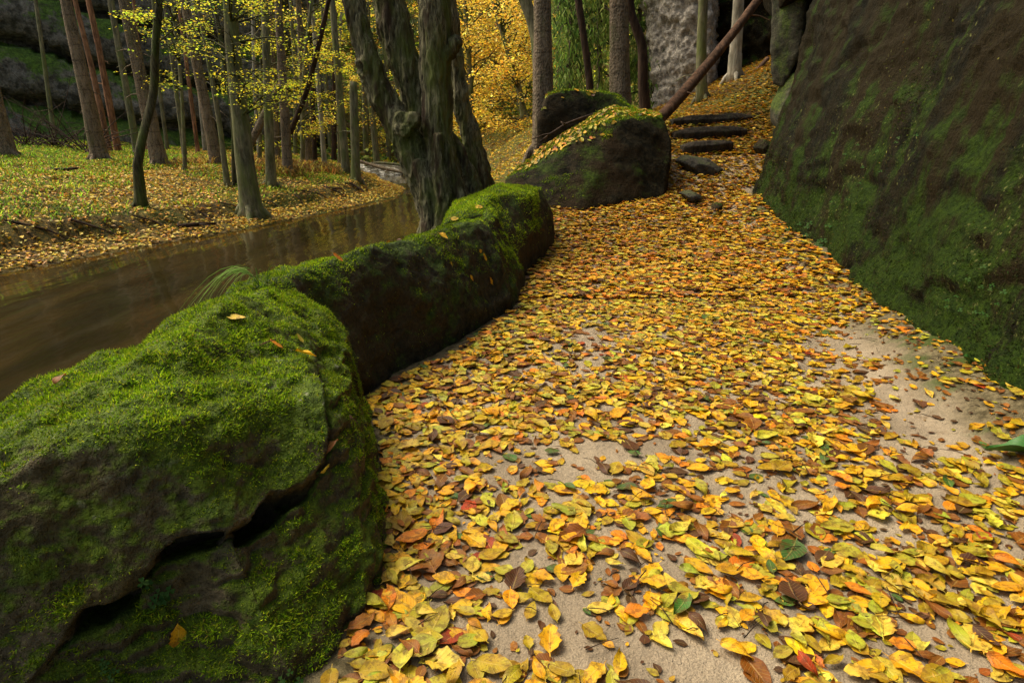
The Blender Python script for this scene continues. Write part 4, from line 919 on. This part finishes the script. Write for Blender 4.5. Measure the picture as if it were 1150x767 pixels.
# leaves that stand out on the path: x, y, length, direction in the photo (deg), colour, template, words
def path_hit(px, py):
    d = ray(px, py); t = np.arange(.5, 12, .005)
    x, y, z = d.x * t, d.y * t, CAMH + d.z * t; k = int(np.argmax(z < Hp(x, y)))
    return Vector((x[k], y[k], z[k]))
special = [
 (562, 616, .068, 75, 0, 1, 'broad bright yellow leaf under the olive cluster, left of centre of the bottom'),
 (905, 752, .062, 100, 8, 3, 'bright red leaf at the very bottom right of centre'),
 (674, 687, .062, 0, 1, 0, 'pale yellow flat leaf lying on bare sand left of the spotted orange leaf'),
 (715, 691, .060, 5, 2, 2, 'orange leaf thick with brown spots right of the pale yellow flat leaf'),
 (625, 645, .056, -25, 7, 4, 'green leaf touching a yellow one on the bare sand, lower middle'),
 (610, 653, .055, -15, 0, 5, 'yellow leaf overlapped by the green leaf in the lower middle'),
 (713, 512, .05, -20, 7, 8, 'green pointed leaf in the centre of the path'),
 (620, 510, .052, 0, 7, 9, 'dull green leaf left of the green pointed leaf'),
 (640, 550, .045, -40, 7, 12, 'small green leaf below the dull green leaf'),
 (660, 603, .048, 30, 7, 1, 'dark green leaf above the pale green oval leaf'),
 (673, 619, .060, -8, 4, 0, 'pale green oval leaf in the lower middle of the path'),
 (422, 674, .055, 50, 8, 2, 'red orange leaf beside the foot of the cracked rock'),
 (618, 722, .075, 85, 0, 5, 'long golden leaf pointing up beside bare sand at the bottom'),
 (592, 640, .052, 60, 4, 6, 'light green heart shaped leaf left of the green and yellow pair'),
 (723, 628, .055, -60, 0, 4, 'vivid yellow leaf alone on the sand right of the pale green oval one'),
 (567, 580, .05, 0, 0, 8, 'small golden leaf above the broad bright yellow leaf'),
 (596, 690, .052, 70, 3, 0, 'olive yellow leaf standing out on the bare sand at the bottom'),
 (622, 692, .052, 100, 3, 12, 'slim olive leaf right next to the leaf on the bare sand'),
 (910, 497, .062, -30, 7, 0, 'square cut green leaf on the right half of the path'),
 (883, 664, .060, 95, 2, 1, 'orange leaf paired with a yellow one, lower right'),
 (866, 658, .052, -10, 0, 4, 'yellow leaf paired with the orange one, lower right'),
 (967, 681, .064, -12, 0, 0, 'long yellow leaf above the pale heavily spotted leaf'),
 (990, 707, .075, 60, 1, 5, 'large pale yellow leaf covered in brown spots, lower right'),
 (1018, 634, .070, -20, 4, 9, 'large yellow green leaf right of the long yellow leaf'),
 (1116, 641, .068, -10, 0, 1, 'golden brown spotted leaf near the right edge'),
 (1104, 606, .050, 30, 8, 2, 'red leaf near the right edge above the golden spotted leaf'),
 (893, 624, .056, -10, 0, 8, 'plain yellow oval leaf at the right of the lower middle'),
 (1136, 482, .060, 5, 0, 1, 'golden yellow leaf at the right edge above the big green leaf'),
 (865, 640, .048, 80, 7, 0, 'dark green leaf above the orange and yellow pair'),
 (733, 578, .052, 0, 0, 9, 'bright yellow ragged leaf in the middle of the path'),
 (688, 770, .055, 90, 4, 12, 'yellow green leaf cut by the bottom edge'),
 (500, 750, .085, -15, 1, 5, 'large pale yellow leaf with ribs near the bottom edge, by the rock'),
 (945, 550, .05, -5, 2, 2, 'curled orange leaf in the right middle of the path'),
 (822, 555, .048, 0, 0, 4, 'small yellow leaf left of the curled orange leaf'),
 (1008, 660, .045, 50, 3, 13, 'small olive leaf tucked under the large yellow green leaf'),
]
gl = 'leaves lying on the sandy path'
for (a, b, L, ang, ck, t, lab) in special:
    p = path_hit(a, b); p.z += .014; c = tuple(CC[ck])
    leaf_obj(p, (rnd(-.08, .08), rnd(-.1, .02), 1), L * 1.08, R(ang), c, t, lab, gl)
NIND = 300 - len(special) - 12
ind = order[:NIND]; rest = np.ones(n_, bool); rest[ind] = False
# do not let the loose mass cover the leaves that stand out
sp_xy = np.array([[*path_hit(a, b)][:2] for (a, b, *_r) in special])
dd = np.sqrt(((P1[:, None, :2] - sp_xy[None]) ** 2).sum(2)).min(1); rest &= ~((dd < .022) & (lay > .4))
V, F, U, C = place_leaves(P1[rest], None, L1[rest], c1_[rest], HI, .06)
o = link('fallen_leaves', mk_mesh('fallen_leaves', V, F, uv=U, col=C, mat=M['leaf'])); tag(o, 'thick litter of small autumn leaves on the near path', 'leaves', kind='stuff')
xq, yq = rng.uniform(-.7, 2.3, 9000), rng.uniform(.65, 4.4, 9000); kq = (rng.random(9000) < .25 + dens(xq, yq) + sstep(-.3, -.05, xq - xwall(yq))) & (xq > np.interp(yq, [.6, .95, 1.3, 2, 2.4, 3.1, 3.8, 4.4], [-.40, -.40, -.36, -.48, -.64, -.24, .05, .05])) & (xq < xwall(yq)); xq, yq = xq[kq], yq[kq]
V, F, U, C = place_leaves(np.stack([xq, yq, Hp(xq, yq) + .004], 1), None, rng.uniform(.008, .038, len(xq)), lcol(len(xq), [4, 1, 2, 6, 2, 12, 14, .3, .2])[1], MIDT, .15)
tag(link('leaf_debris', mk_mesh('leaf_debris', V, F, uv=U, col=C, mat=M['leaf'])), 'brown crumbled bits of old leaves on the sand', 'debris', kind='stuff')
# labels for the individual leaves, by look and by what is near
marks = [(562, 616, 'the broad bright yellow leaf'), (905, 752, 'the bright red leaf'), (674, 687, 'the pale flat leaf'), (713, 512, 'the central green leaf'), (422, 674, 'the foot of the cracked rock'),
         (990, 707, 'the heavily spotted leaf'), (1116, 641, 'the golden spotted leaf'), (910, 497, 'the square cut green leaf'), (620, 722, 'the long golden leaf'), (430, 520, 'the cracked rock'),
         (1018, 634, 'the yellow green leaf'), (883, 664, 'the orange and yellow pair'), (500, 750, 'the large ribbed leaf by the rock'), (1130, 508, 'the big green leaf'), (780, 720, 'the middle of the bottom edge'),
         (733, 578, 'the ragged yellow leaf'), (723, 628, 'the lone vivid yellow leaf')]
looks = {0: 'flat', 1: 'slightly curled', 2: 'folded', 3: 'tightly curled'}
items = []
for j in ind:
    sx, sy = px[j], py[j]; mk = min(marks, key=lambda m_: (m_[0] - sx) ** 2 + (m_[1] - sy) ** 2)
    dx, dy = sx - mk[0], sy - mk[1]; side = ('right of' if dx > 0 else 'left of') if abs(dx) > abs(dy) else ('below' if dy > 0 else 'above')
    t = int(rng.integers(0, 16)); szw = 'large ' if L1[j] > .066 else ('small ' if L1[j] < .054 else '')
    items.append([j, t, f"{szw}{looks[t % 4]} {CN[kc[j]]} leaf", f"{side} {mk[2]}", sx])
from collections import defaultdict
gd = defaultdict(list)
for it in items: gd[(it[2], it[3])].append(it)
ords = ['leftmost', 'second leftmost', 'third leftmost', 'fourth leftmost', 'fifth leftmost', 'sixth leftmost', 'seventh leftmost', 'eighth leftmost']
for (a, b), L_ in gd.items():
    L_.sort(key=lambda i_: i_[4])
    for k, it in enumerate(L_):
        j = it[0]; lab = f"{a} {b}" if len(L_) == 1 else (f"{a} {b}, {ords[min(k, 7)]}")
        leaf_obj(Vector((P1[j][0], P1[j][1], P1[j][2] + .006)), (rng.normal(0, .07), rng.normal(0, .07) - .02, 1), L1[j] * 1.05, rng.uniform(0, 6.28), tuple(c1_[j]), it[1], lab, gl)

# path litter further away
parts_ = []
for (xa, xb, ya, yb, per) in [(-.4, 2.8, 4.0, 7.6, 1300), (1.6, 4.2, 7.6, 9.2, 1000), (1.2, 5.5, 9.2, 11.5, 700), (2.0, 8.0, 11.5, 15.5, 420)]:
    x, y = scatter(xa, xb, ya, yb, per); parts_.append(np.stack([x, y], 1))
xy = np.concatenate(parts_); x, y = xy[:, 0], xy[:, 1]
z = np.where(y < 8.75, Hp(x, y), H(x, y)) + .004 + .03 * rng.random(len(x)); k, c = lcol(len(x), [30, 12, 15, 18, 10, 16, 8, 1.0, .5])
V, F, U, C = place_leaves(np.stack([x, y, z], 1), None, rng.normal(.062, .012, len(x)).clip(.035, .09), c, MIDT, .17)
o = link('fallen_leaves', mk_mesh('far_path_leaves', V, F, uv=U, col=C, mat=M['leaf'])); tag(o, 'dense golden leaf carpet on the far path and slope', 'leaves', kind='stuff')
# leaves on boulders and rocks
def rock_litter(o_, N, prob, L, label, tilt=.25, wts=CW):
    P, n, ar = sample(o_.data, o_.location, N); k = rng.random(N) < prob(P, n); P, n = P[k], n[k]
    if not len(P): print('no litter on', o_.name, label); return
    kk, c = lcol(len(P), wts)
    V, F, U, C = place_leaves(P + n * .012, n, rng.normal(L, L * .18, len(P)).clip(L * .6, L * 1.4), c, MIDT, tilt)
    q = link('fallen_leaves', mk_mesh('rock_leaves', V, F, uv=U, col=C, mat=M['leaf'])); tag(q, label, 'leaves', kind='stuff')
rock_litter(boul, 5200, lambda P, n: sstep(.62, .85, n[:, 2]) * np.clip(.75 + fbm(P, 2, 3, 71), 0, 1) * (P[:, 1] > 7.35), .065, 'golden leaves lying on the big boulder top')
rock_litter(boul2, 2200, lambda P, n: sstep(.5, .8, n[:, 2]) * np.clip(.4 + 1.6 * fbm(P, 2, 3, 72), 0, 1), .065, 'scattered golden leaves on the moss topped rear boulder')
rock_litter(endb, 500, lambda P, n: sstep(.5, .8, n[:, 2]) * np.clip(-.1 + 1.2 * fbm(P, 3, 3, 73), 0, 1) * (P[:, 0] < -.15), .055, 'few leaves caught on the back of the mossy end block')
rock_litter(middle, 800, lambda P, n: sstep(.5, .8, n[:, 2]) * np.clip(0 + 1.0 * fbm(P, 3, 3, 74), 0, 1) * (P[:, 0] < -.5) * .5, .05, 'small leaves scattered along the crest of the long low rock')
# single leaves lying on the rocks
onrock = [
 (front, 265, 360, .055, 10, 1, 0, 'pale yellow leaf on the crest of the cracked rock by the water'), (front, 342, 402, .062, -25, 0, 5, 'large golden leaf on dark moss near the top of the cracked rock'),
 (front, 308, 390, .045, -20, 2, 1, 'orange leaf on dark moss left of the large golden leaf'), (front, 334, 382, .038, 90, 4, 0, 'small upright yellow green leaf above the large golden leaf'),
 (front, 198, 709, .060, 83, 0, 8, 'slim yellow leaf hanging on the lower face of the cracked rock'), (front, 361, 522, .03, 10, 1, 5, 'small yellow leaf in the notch on the right side of the cracked rock'),
 (front, 372, 505, .055, 60, 5, 3, 'curled brown leaf stuck in the notch of the cracked rock'), (front, 70, 430, .035, 80, 5, 3, 'tiny brown leaf upright on the crest at the far left'),
 (middle, 378, 291, .055, 0, 2, 1, 'orange leaf on the crest of the long low rock'), (middle, 497, 267, .06, -30, 0, 5, 'golden leaf on the crest near the gnarled tree foot'),
 (middle, 543, 290, .05, -30, 0, 1, 'golden leaf on the dark right shoulder of the long rock'), (middle, 538, 283, .045, 20, 0, 4, 'upper golden leaf on the right shoulder of the long rock'),
 (middle, 550, 316, .055, -25, 0, 8, 'long golden leaf low on the right shoulder of the long rock'), (middle, 528, 313, .04, -40, 0, 9, 'small golden leaf low on the dark face of the long rock'),
 (middle, 505, 297, .035, 90, 3, 4, 'small olive leaf on the dark face of the long rock'), (endb, 566, 302, .05, -20, 0, 5, 'golden leaf between the long rock and the end block'),
 (endb, 510, 247, .06, 20, 1, 1, 'pale leaf on the moss of the end block beside the trunk')]
for (ro, a, b, L, ang, ck, t, lab) in onrock:
    h = hit(ro, a, b)
    if h: leaf_obj(h[0] + h[1] * .012, h[1], L, R(ang), CC[ck], t, lab, 'leaves lying on the mossy rocks', True)
# the big green leaf at the right edge
V, U, F = leaf_tpl(24, 11, 3, broad=.42, curl=.12, fold=.35, wave=.05)
bl = NT('green_leaf'); uvn = bl.n("ShaderNodeTexCoord").outputs['UV']; sp = bl.n("ShaderNodeSeparateXYZ"); bl.l(uvn, sp.inputs[0])
u = bl.math('ABSOLUTE', bl.math('MULTIPLY_ADD', sp.outputs[0], 2.0, -1.0)); lat = bl.math('FRACT', bl.math('MULTIPLY', bl.math('MULTIPLY_ADD', u, -.3, sp.outputs[1]), 9.0))
vein = bl.math('MAXIMUM', bl.mr(bl.math('ABSOLUTE', bl.math('SUBTRACT', lat, .5)), 0, .07, .6, 0), bl.mr(u, .02, .06, 1, 0))
M['green_leaf'] = bl.done(bl.mix(vein, (.035, .12, .02), (.16, .28, .08)), .4, bl.bump(vein, .5, .004), .4)
o = link('green_leaf', mk_mesh('green_leaf', V, F, uv=U, mat=M['green_leaf'])); p = path_hit(1134, 516); o.location = p + Vector((0.03, 0, .035)); o.scale = (.26, .20, .19); o.rotation_euler = (R(-8), R(6), R(72))
tag(o, 'large green leaf lying at the right edge below the rock wall', 'leaf')
o = link('green_leaf', mk_mesh('round_leaf', V, F, uv=U, mat=M['green_leaf'])); h = hit(rcl, 1086, 405) or (path_hit(1086, 405), None); o.location = h[0] + Vector((-.02, -.02, .02)); o.scale = (.11, .06, .06); o.rotation_euler = (R(25), R(-20), R(100))
tag(o, 'small round green leaf at the foot of the rock wall', 'leaf')

# ------------------------------------------------------------------ far bank litter and ground cover
n_ = 120000; x = rng.uniform(-14, -2.0, n_); y = rng.uniform(2.5, 24, n_); df = Xfar(y) - x
shore = (df > .02) & (df < .75); body = df >= .75
d = np.where(shore, .8, np.where(df < 1.15, .42, .62 + .5 * n2(x, y, .9, 3, 81) - .35 * sstep(5, 9, df) * sstep(8, 14, y)))
k = (rng.random(n_) < d) & (df > .02); x, y = x[k], y[k]; z = H(x, y) + .012 + .03 * rng.random(len(x))
c = palette(len(x), [(.62, .40, .03), (.66, .48, .10), (.50, .22, .02), (.26, .13, .02), (.45, .38, .05)], [5, 3, 3, 3, 3])
o = link('fallen_leaves', simple_leaves(np.stack([x, y, z], 1), rng.uniform(.045, .08, len(x)), .35, c, 'bank_leaves', M['far_leaf'])); tag(o, 'golden leaf litter on the far bank', 'leaves', kind='stuff')
n_ = 14000; x = rng.uniform(-3, 3, n_); y = rng.uniform(9.5, 30, n_); k = x > Xnear(y) + .3; x, y = x[k], y[k]
c = palette(len(x), [(.62, .40, .03), (.50, .42, .06), (.40, .18, .02), (.20, .24, .03)], [5, 3, 3, 2])
o = link('fallen_leaves', simple_leaves(np.stack([x, y, H(x, y) + .03], 1), rng.uniform(.05, .1, len(x)), .4, c, 'floor_leaves', M['far_leaf'])); tag(o, 'leaf litter on the forest floor behind the boulders', 'leaves', kind='stuff')

def blades(x, y, L, wd, cols, wts, lean, name, label, zoff=0, kind='stuff', cat='plants'):
    m = len(x); P = np.stack([x, y, H(x, y) + zoff], 1); az = rng.uniform(0, 6.28, m); d = np.stack([np.cos(az) * lean, np.sin(az) * lean, np.ones(m)], 1) * (1)
    d /= np.linalg.norm(d, axis=1)[:, None]; sd_ = np.stack([-np.sin(az), np.cos(az), np.zeros(m)], 1); L = L * rng.uniform(.5, 1.3, m)
    mid = P + d * (L * .6)[:, None]; tip = mid + (d * .5 + np.stack([np.cos(az), np.sin(az), -.3 * np.ones(m)], 1) * .5) * (L * .5)[:, None]
    V = np.stack([P - sd_ * wd / 2, P + sd_ * wd / 2, mid + sd_ * wd / 2, mid - sd_ * wd / 2, tip], 1).reshape(-1, 3); i = np.arange(m) * 5
    me = mk_mesh(name, V, [np.stack([i, i + 1, i + 2, i + 3], 1), np.stack([i + 3, i + 2, i + 4], 1)], col=np.repeat(palette(m, cols, wts, .25), 5, 0), mat=M['crown'], smooth=False)
    return tag(link(name, me), label, cat, kind=kind)
n_ = 95000; x = rng.uniform(-16, -2.5, n_); y = rng.uniform(6, 25, n_); df = Xfar(y) - x
d = sstep(.9, 1.6, df) * np.clip(.55 + 1.5 * n2(x, y, .8, 3, 82) + .55 * sstep(4, 8, df), 0, 1); k = rng.random(n_) < d
blades(x[k], y[k], .12, .016, [(.10, .22, .015), (.15, .29, .02), (.22, .34, .025), (.34, .36, .03)], [2, 3, 3, 2], .9, 'ground_cover', 'low green herbs and grass on the far bank')
# mossy clumps and roots on the undercut edge of the bank
yc = rng.uniform(4.5, 21, 1700); yc = yc[rng.random(1700) < np.clip(.6 + 1.8 * n2(yc, yc * 0, .6, 2, 87), 0, 1)]; nc = len(yc)
yy = np.repeat(yc, 34); dfc = np.repeat(.75 + 1.3 * rng.random(nc) ** 1.8, 34) + rng.normal(0, .07, len(yy)); yy = yy + rng.normal(0, .1, len(yy)); xx = Xfar(yy) - dfc
blades(xx, yy, .075, .014, [(.04, .07, .012), (.08, .12, .015), (.03, .04, .012), (.14, .16, .02)], [3, 3, 3, 1], 1.1, 'bank_moss', 'dark moss clumps along the undercut edge of the far bank', .02)
tb = TB()
for k in range(22):
    y0 = rnd(5, 15); x0 = float(Xfar(y0)) - rnd(.95, 1.3); p0 = np.array([x0, y0, float(H(x0, y0)) + .03]); x1 = float(Xfar(y0)) - rnd(.5, .85); y1 = y0 + rnd(-.35, .35)
    tb.tube([p0, (p0 + np.array([x1, y1, float(H(x1, y1))])) / 2 + np.array([rnd(-.05, .1), rnd(-.1, .1), rnd(-.02, .05)]), [x1, y1, float(H(x1, y1)) - .02]], [rnd(.010, .028), .014, .005], 5, .08, .3, seed=k, caps=False)
tag(link('roots', tb.mesh('roots', M['bark_dark'])), 'tangle of exposed roots on the undercut bank edge', 'roots', kind='stuff')
# red brown bracken beyond the snag
xx = rng.uniform(-8, -4.5, 5000); yy = rng.uniform(14.5, 19, 5000); k = rng.random(5000) < np.clip(.1 + 1.5 * n2(xx, yy, 1.1, 2, 83), 0, 1)
blades(xx[k], yy[k], .30, .03, [(.24, .13, .03), (.18, .11, .03), (.32, .27, .05)], [3, 2, 2], .8, 'bracken', 'reddish brown bracken on the far bank')
# green undergrowth on the hillside in the distance
n_ = 26000; x = rng.uniform(-22, 10, n_); y = rng.uniform(24, 46, n_)
P = np.stack([x, y, H(x, y) + rng.uniform(0, 1.2, n_) * (.5 + .5 * n2(x, y, .5, 2, 84))], 1)
o = link('undergrowth', simple_leaves(P, rng.uniform(.12, .3, n_), .8, palette(n_, GRN + YG[:2] + [(.25, .16, .04)], [2, 3, 3, 1, 2, 1, 2]), 'undergrowth', M['crown'])); tag(o, 'mixed undergrowth on the distant hillside', 'undergrowth', kind='stuff')
# far wood on the hillside, one mass
n_ = 90000; x = rng.uniform(-34, 26, n_); y = rng.uniform(38, 60, n_); cl = n2(x, y, .22, 3, 85)
z = H(x, y) + rng.uniform(0, 14, n_); cl = fbm(np.stack([x, y, z], 1), .28, 3, 86); k = cl > -.12; x, y, z, cl = x[k], y[k], z[k], cl[k]
cc = palette(len(x), GRN[1:3] + YG[:3], [2, 3, 2, 2, 2]); gold = fbm(np.stack([x, y * .3, z], 1), .16, 2, 88) + .35 * np.exp(-((x + 1.5) / 7) ** 2) > .12; cc[gold] = palette(gold.sum(), YEL, [6, 3, 3, 1])
o = link('far_forest', simple_leaves(np.stack([x, y, z], 1), rng.uniform(.2, .45, len(x)), .8, cc, 'far_forest', M['crown'])); tag(o, 'far wood of gold and green foliage closing the valley', 'forest', kind='stuff')

# ------------------------------------------------------------------ small plants
def tuft(px, py, ro, n, L, spreadx, label, droop=.5, col=((.07, .14, .025), (.14, .22, .06))):
    h = hit(ro, px, py); b = h[0] if h else Q(px, py, 2.7); Vv, Ff, Cc = [], [], []; o_ = 0
    for k in range(n):
        az = spreadx + rnd(-1.3, 1.3); l = L * rnd(.5, 1.15); d = np.array([math.cos(az), math.sin(az) * .6, 0]); c = np.array(col[k % 2]); w0 = .0024
        for i in range(9):
            t = i / 8; p = np.array(b) + d * l * t * (.35 + .5 * t) + np.array([0, 0, l * (1.0 * t - (1.0 + droop * rnd(.98, 1.02)) * t * t * .85)]); wv = w0 * (1 - t) + .0004
            sd_ = np.array([-d[1], d[0], 0]) / (np.linalg.norm(d) + 1e-6) * .5 + np.array([0, 0, .7]); Vv += [p - sd_ * wv, p + sd_ * wv]; Cc += [c, c]
        i = np.arange(8) * 2 + o_; Ff.append(np.stack([i, i + 1, i + 3, i + 2], 1)); o_ += 18
    me = mk_mesh('grass_tuft', np.array(Vv) - np.array(b), np.concatenate(Ff), col=np.array(Cc), mat=M['crown']); q = link('grass_tuft', me); q.location = b; return tag(q, label, 'grass')
tuft(291, 322, middle, 20, .38, math.pi, 'arching grass tuft hanging from the rock crest over the water', .55)
tuft(300, 318, middle, 4, .16, 1.5, 'few short upright grass blades beside the arching tuft', -.1)
def clover(ro, px, py, n, sp_, size, label, name='clover'):
    h = hit(ro, px, py)
    if not h: return
    b, nn = h; root = empty(name, b); tag(root, label, 'plant')
    tb = TB(); Vs, Fs, Cs = [], [], []; o_ = 0
    for k in range(n):
        hh = hit(ro, px + rnd(-sp_, sp_), py + rnd(-sp_ * .8, sp_ * .8)); 
        if not hh: continue
        s0, nn2 = hh; e = s0 + nn2 * rnd(.015, .03) + Vector((rnd(-.005, .005), 0, .006)); tb.tube([s0, (s0 + e) / 2 + Vector((0, 0, .003)), e], [.0009, .0008, .0007], 4, .01, caps=False)
        nv = (nn2 * .5 + Vector((rnd(-.3, .3), -.5, .7))).normalized(); ax = nv.orthogonal().normalized(); ay = nv.cross(ax)
        for j in range(3):
            a = j * 2.094 + rnd(-.2, .2); dr = ax * math.cos(a) + ay * math.sin(a); sd_ = nv.cross(dr); s_ = size * rnd(.8, 1.2)
            pts = [e, e + dr * s_ * .55 + sd_ * s_ * .42 + nv * s_ * .12, e + dr * s_ * .95 + sd_ * s_ * .38, e + dr * s_ * .82, e + dr * s_ * .95 - sd_ * s_ * .38, e + dr * s_ * .55 - sd_ * s_ * .42 + nv * s_ * .12]
            Vs += [tuple(p) for p in pts]; Fs.append([o_, o_ + 1, o_ + 2, o_ + 3]); Fs.append([o_, o_ + 3, o_ + 4, o_ + 5]); Cs += [(.07 * rnd(.8, 1.2), .17, .035)] * 6; o_ += 6
    child('leaves', mk_mesh('leaves', np.array(Vs), np.array(Fs), col=np.array(Cs), mat=M['crown'], smooth=False), root)
    child('stems', tb.mesh('stems', M['bark_green']), root)
clover(front, 175, 660, 11, 20, .011, 'small three leaved clover patch growing under the crack of the big rock')
clover(front, 322, 757, 6, 10, .009, 'tiny clover sprig at the bottom edge of the cracked rock')
clover(front, 125, 748, 7, 12, .008, 'tiny green sprig low on the cracked rock near the corner')
clover(rcl, 910, 270, 20, 26, .026, 'low green seedlings at the foot of the rock wall', 'seedlings')
clover(rcl, 1100, 330, 14, 36, .012, 'small pale seedlings dotted on the rock wall at the right', 'seedlings')
clover(rcl, 985, 190, 12, 50, .014, 'sparse pale seedlings high on the rock wall', 'seedlings')
P, n, ar = sample(rcl.data, rcl.location, 9000); k = rng.random(9000) < np.clip(-.25 + 2.2 * fbm(P * np.array([1, 1, .5]), 1.6, 3, 120), 0, .8); P, n = P[k], n[k]
V, F, U, C = place_leaves(P + n * .008, n, rng.uniform(.006, .018, len(P)), palette(len(P), [(.13, .17, .03), (.20, .20, .05), (.08, .12, .02), (.20, .12, .03)], [4, 3, 3, 1]), MIDT, .7)
tag(link('wall_sprouts', mk_mesh('wall_sprouts', V, F, uv=U, col=C, mat=M['crown']), rcl), 'tiny pale green sprouts and moss tips on the wall', None, None, 'stuff'); bpy.data.objects['wall_sprouts'].location = -rcl.location
# needles and twigs on the front rock and the path
for k, (ro, a, b, dx, dy, lab) in enumerate([(front, 388, 468, 4, 22, 'pair of dry pine needles on the dark shoulder of the cracked rock'), (middle, 347, 455, -14, 6, 'bent dry needle on the dark moss of the long rock'), (front, 290, 390, 18, -6, 'dry twig on the top of the cracked rock')]):
    h0, h1 = hit(ro, a, b) or hit(front, a, b), hit(ro, a + dx, b + dy) or hit(front, a + dx, b + dy)
    if h0 and h1:
        tb = TB(); u0, u1 = h0[0] + h0[1] * .012, h1[0] + h1[1] * .012
        tb.tube([u0, (u0 + u1) / 2 + h0[1] * .008, u1], [.0012, .0012, .0006], 5, .02); tb.tube([u0, (u0 + u1) / 2 + h0[1] * .01 + Vector((.01, 0, 0)), u1 + Vector((.015, 0, .004))], [.0012, .001, .0006], 5, .02)
        me = tb.mesh('pine_needle', M['log']); me.transform(Matrix.Translation(-h0[0])); q = link('pine_needle', me); q.location = h0[0]; tag(q, lab, 'needle')
tb = TB()
for k in range(260):
    x, y = rnd(-.3, 2.0), rnd(.8, 4); a = rnd(0, 6.28); l = rnd(.03, .10); z = float(Hp(x, y)) + .018
    tb.tube([(x, y, z), (x + math.cos(a) * l * .5 + rnd(-.006, .006), y + math.sin(a) * l * .5, z + .006), (x + math.cos(a) * l, y + math.sin(a) * l, z)], [.0016, .0014, .0008], 4, .04, caps=False)
tag(link('twigs', tb.mesh('twigs', M['bark_dark'])), 'tiny dry twigs and needles strewn among the path leaves', 'twigs', kind='stuff')
# white water of the little rapid
def foam():
    n = NT('foam'); v = n.coord('Position'); return n.done(n.mix(n.mr(n.noise(v, 6, 4), .5, .62), (.06, .055, .035), (.5, .5, .46)), .4, n.bump(n.noise(v, 12, 3), .6, .05))
M['foam'] = foam()
me = remesh(hull_mesh([[Vector((x, y, z)) for x, y, z in [(-5.9, 22.4, -.45), (-3.9, 22.1, -.45), (-5.8, 23.3, -.15), (-3.9, 23.2, -.15), (-5.9, 24, -.5), (-3.9, 24, -.5), (-5.8, 22.2, -.6), (-3.9, 22, -.6)]]]), .06, 2)
v, n = verts_np(me), norms_np(me); v += n * (.06 * fbm(v, 3, 3, 5))[:, None]; me.vertices.foreach_set('co', v.astype(np.float32).ravel()); me.update(); me.materials.clear(); me.materials.append(M['foam'])
tag(link('rapid', me), 'little white rapid under the fallen logs', 'water', kind='structure')
print('objects', len(bpy.data.objects), 'polys', sum(len(o.data.polygons) for o in bpy.data.objects if o.type == 'MESH'))
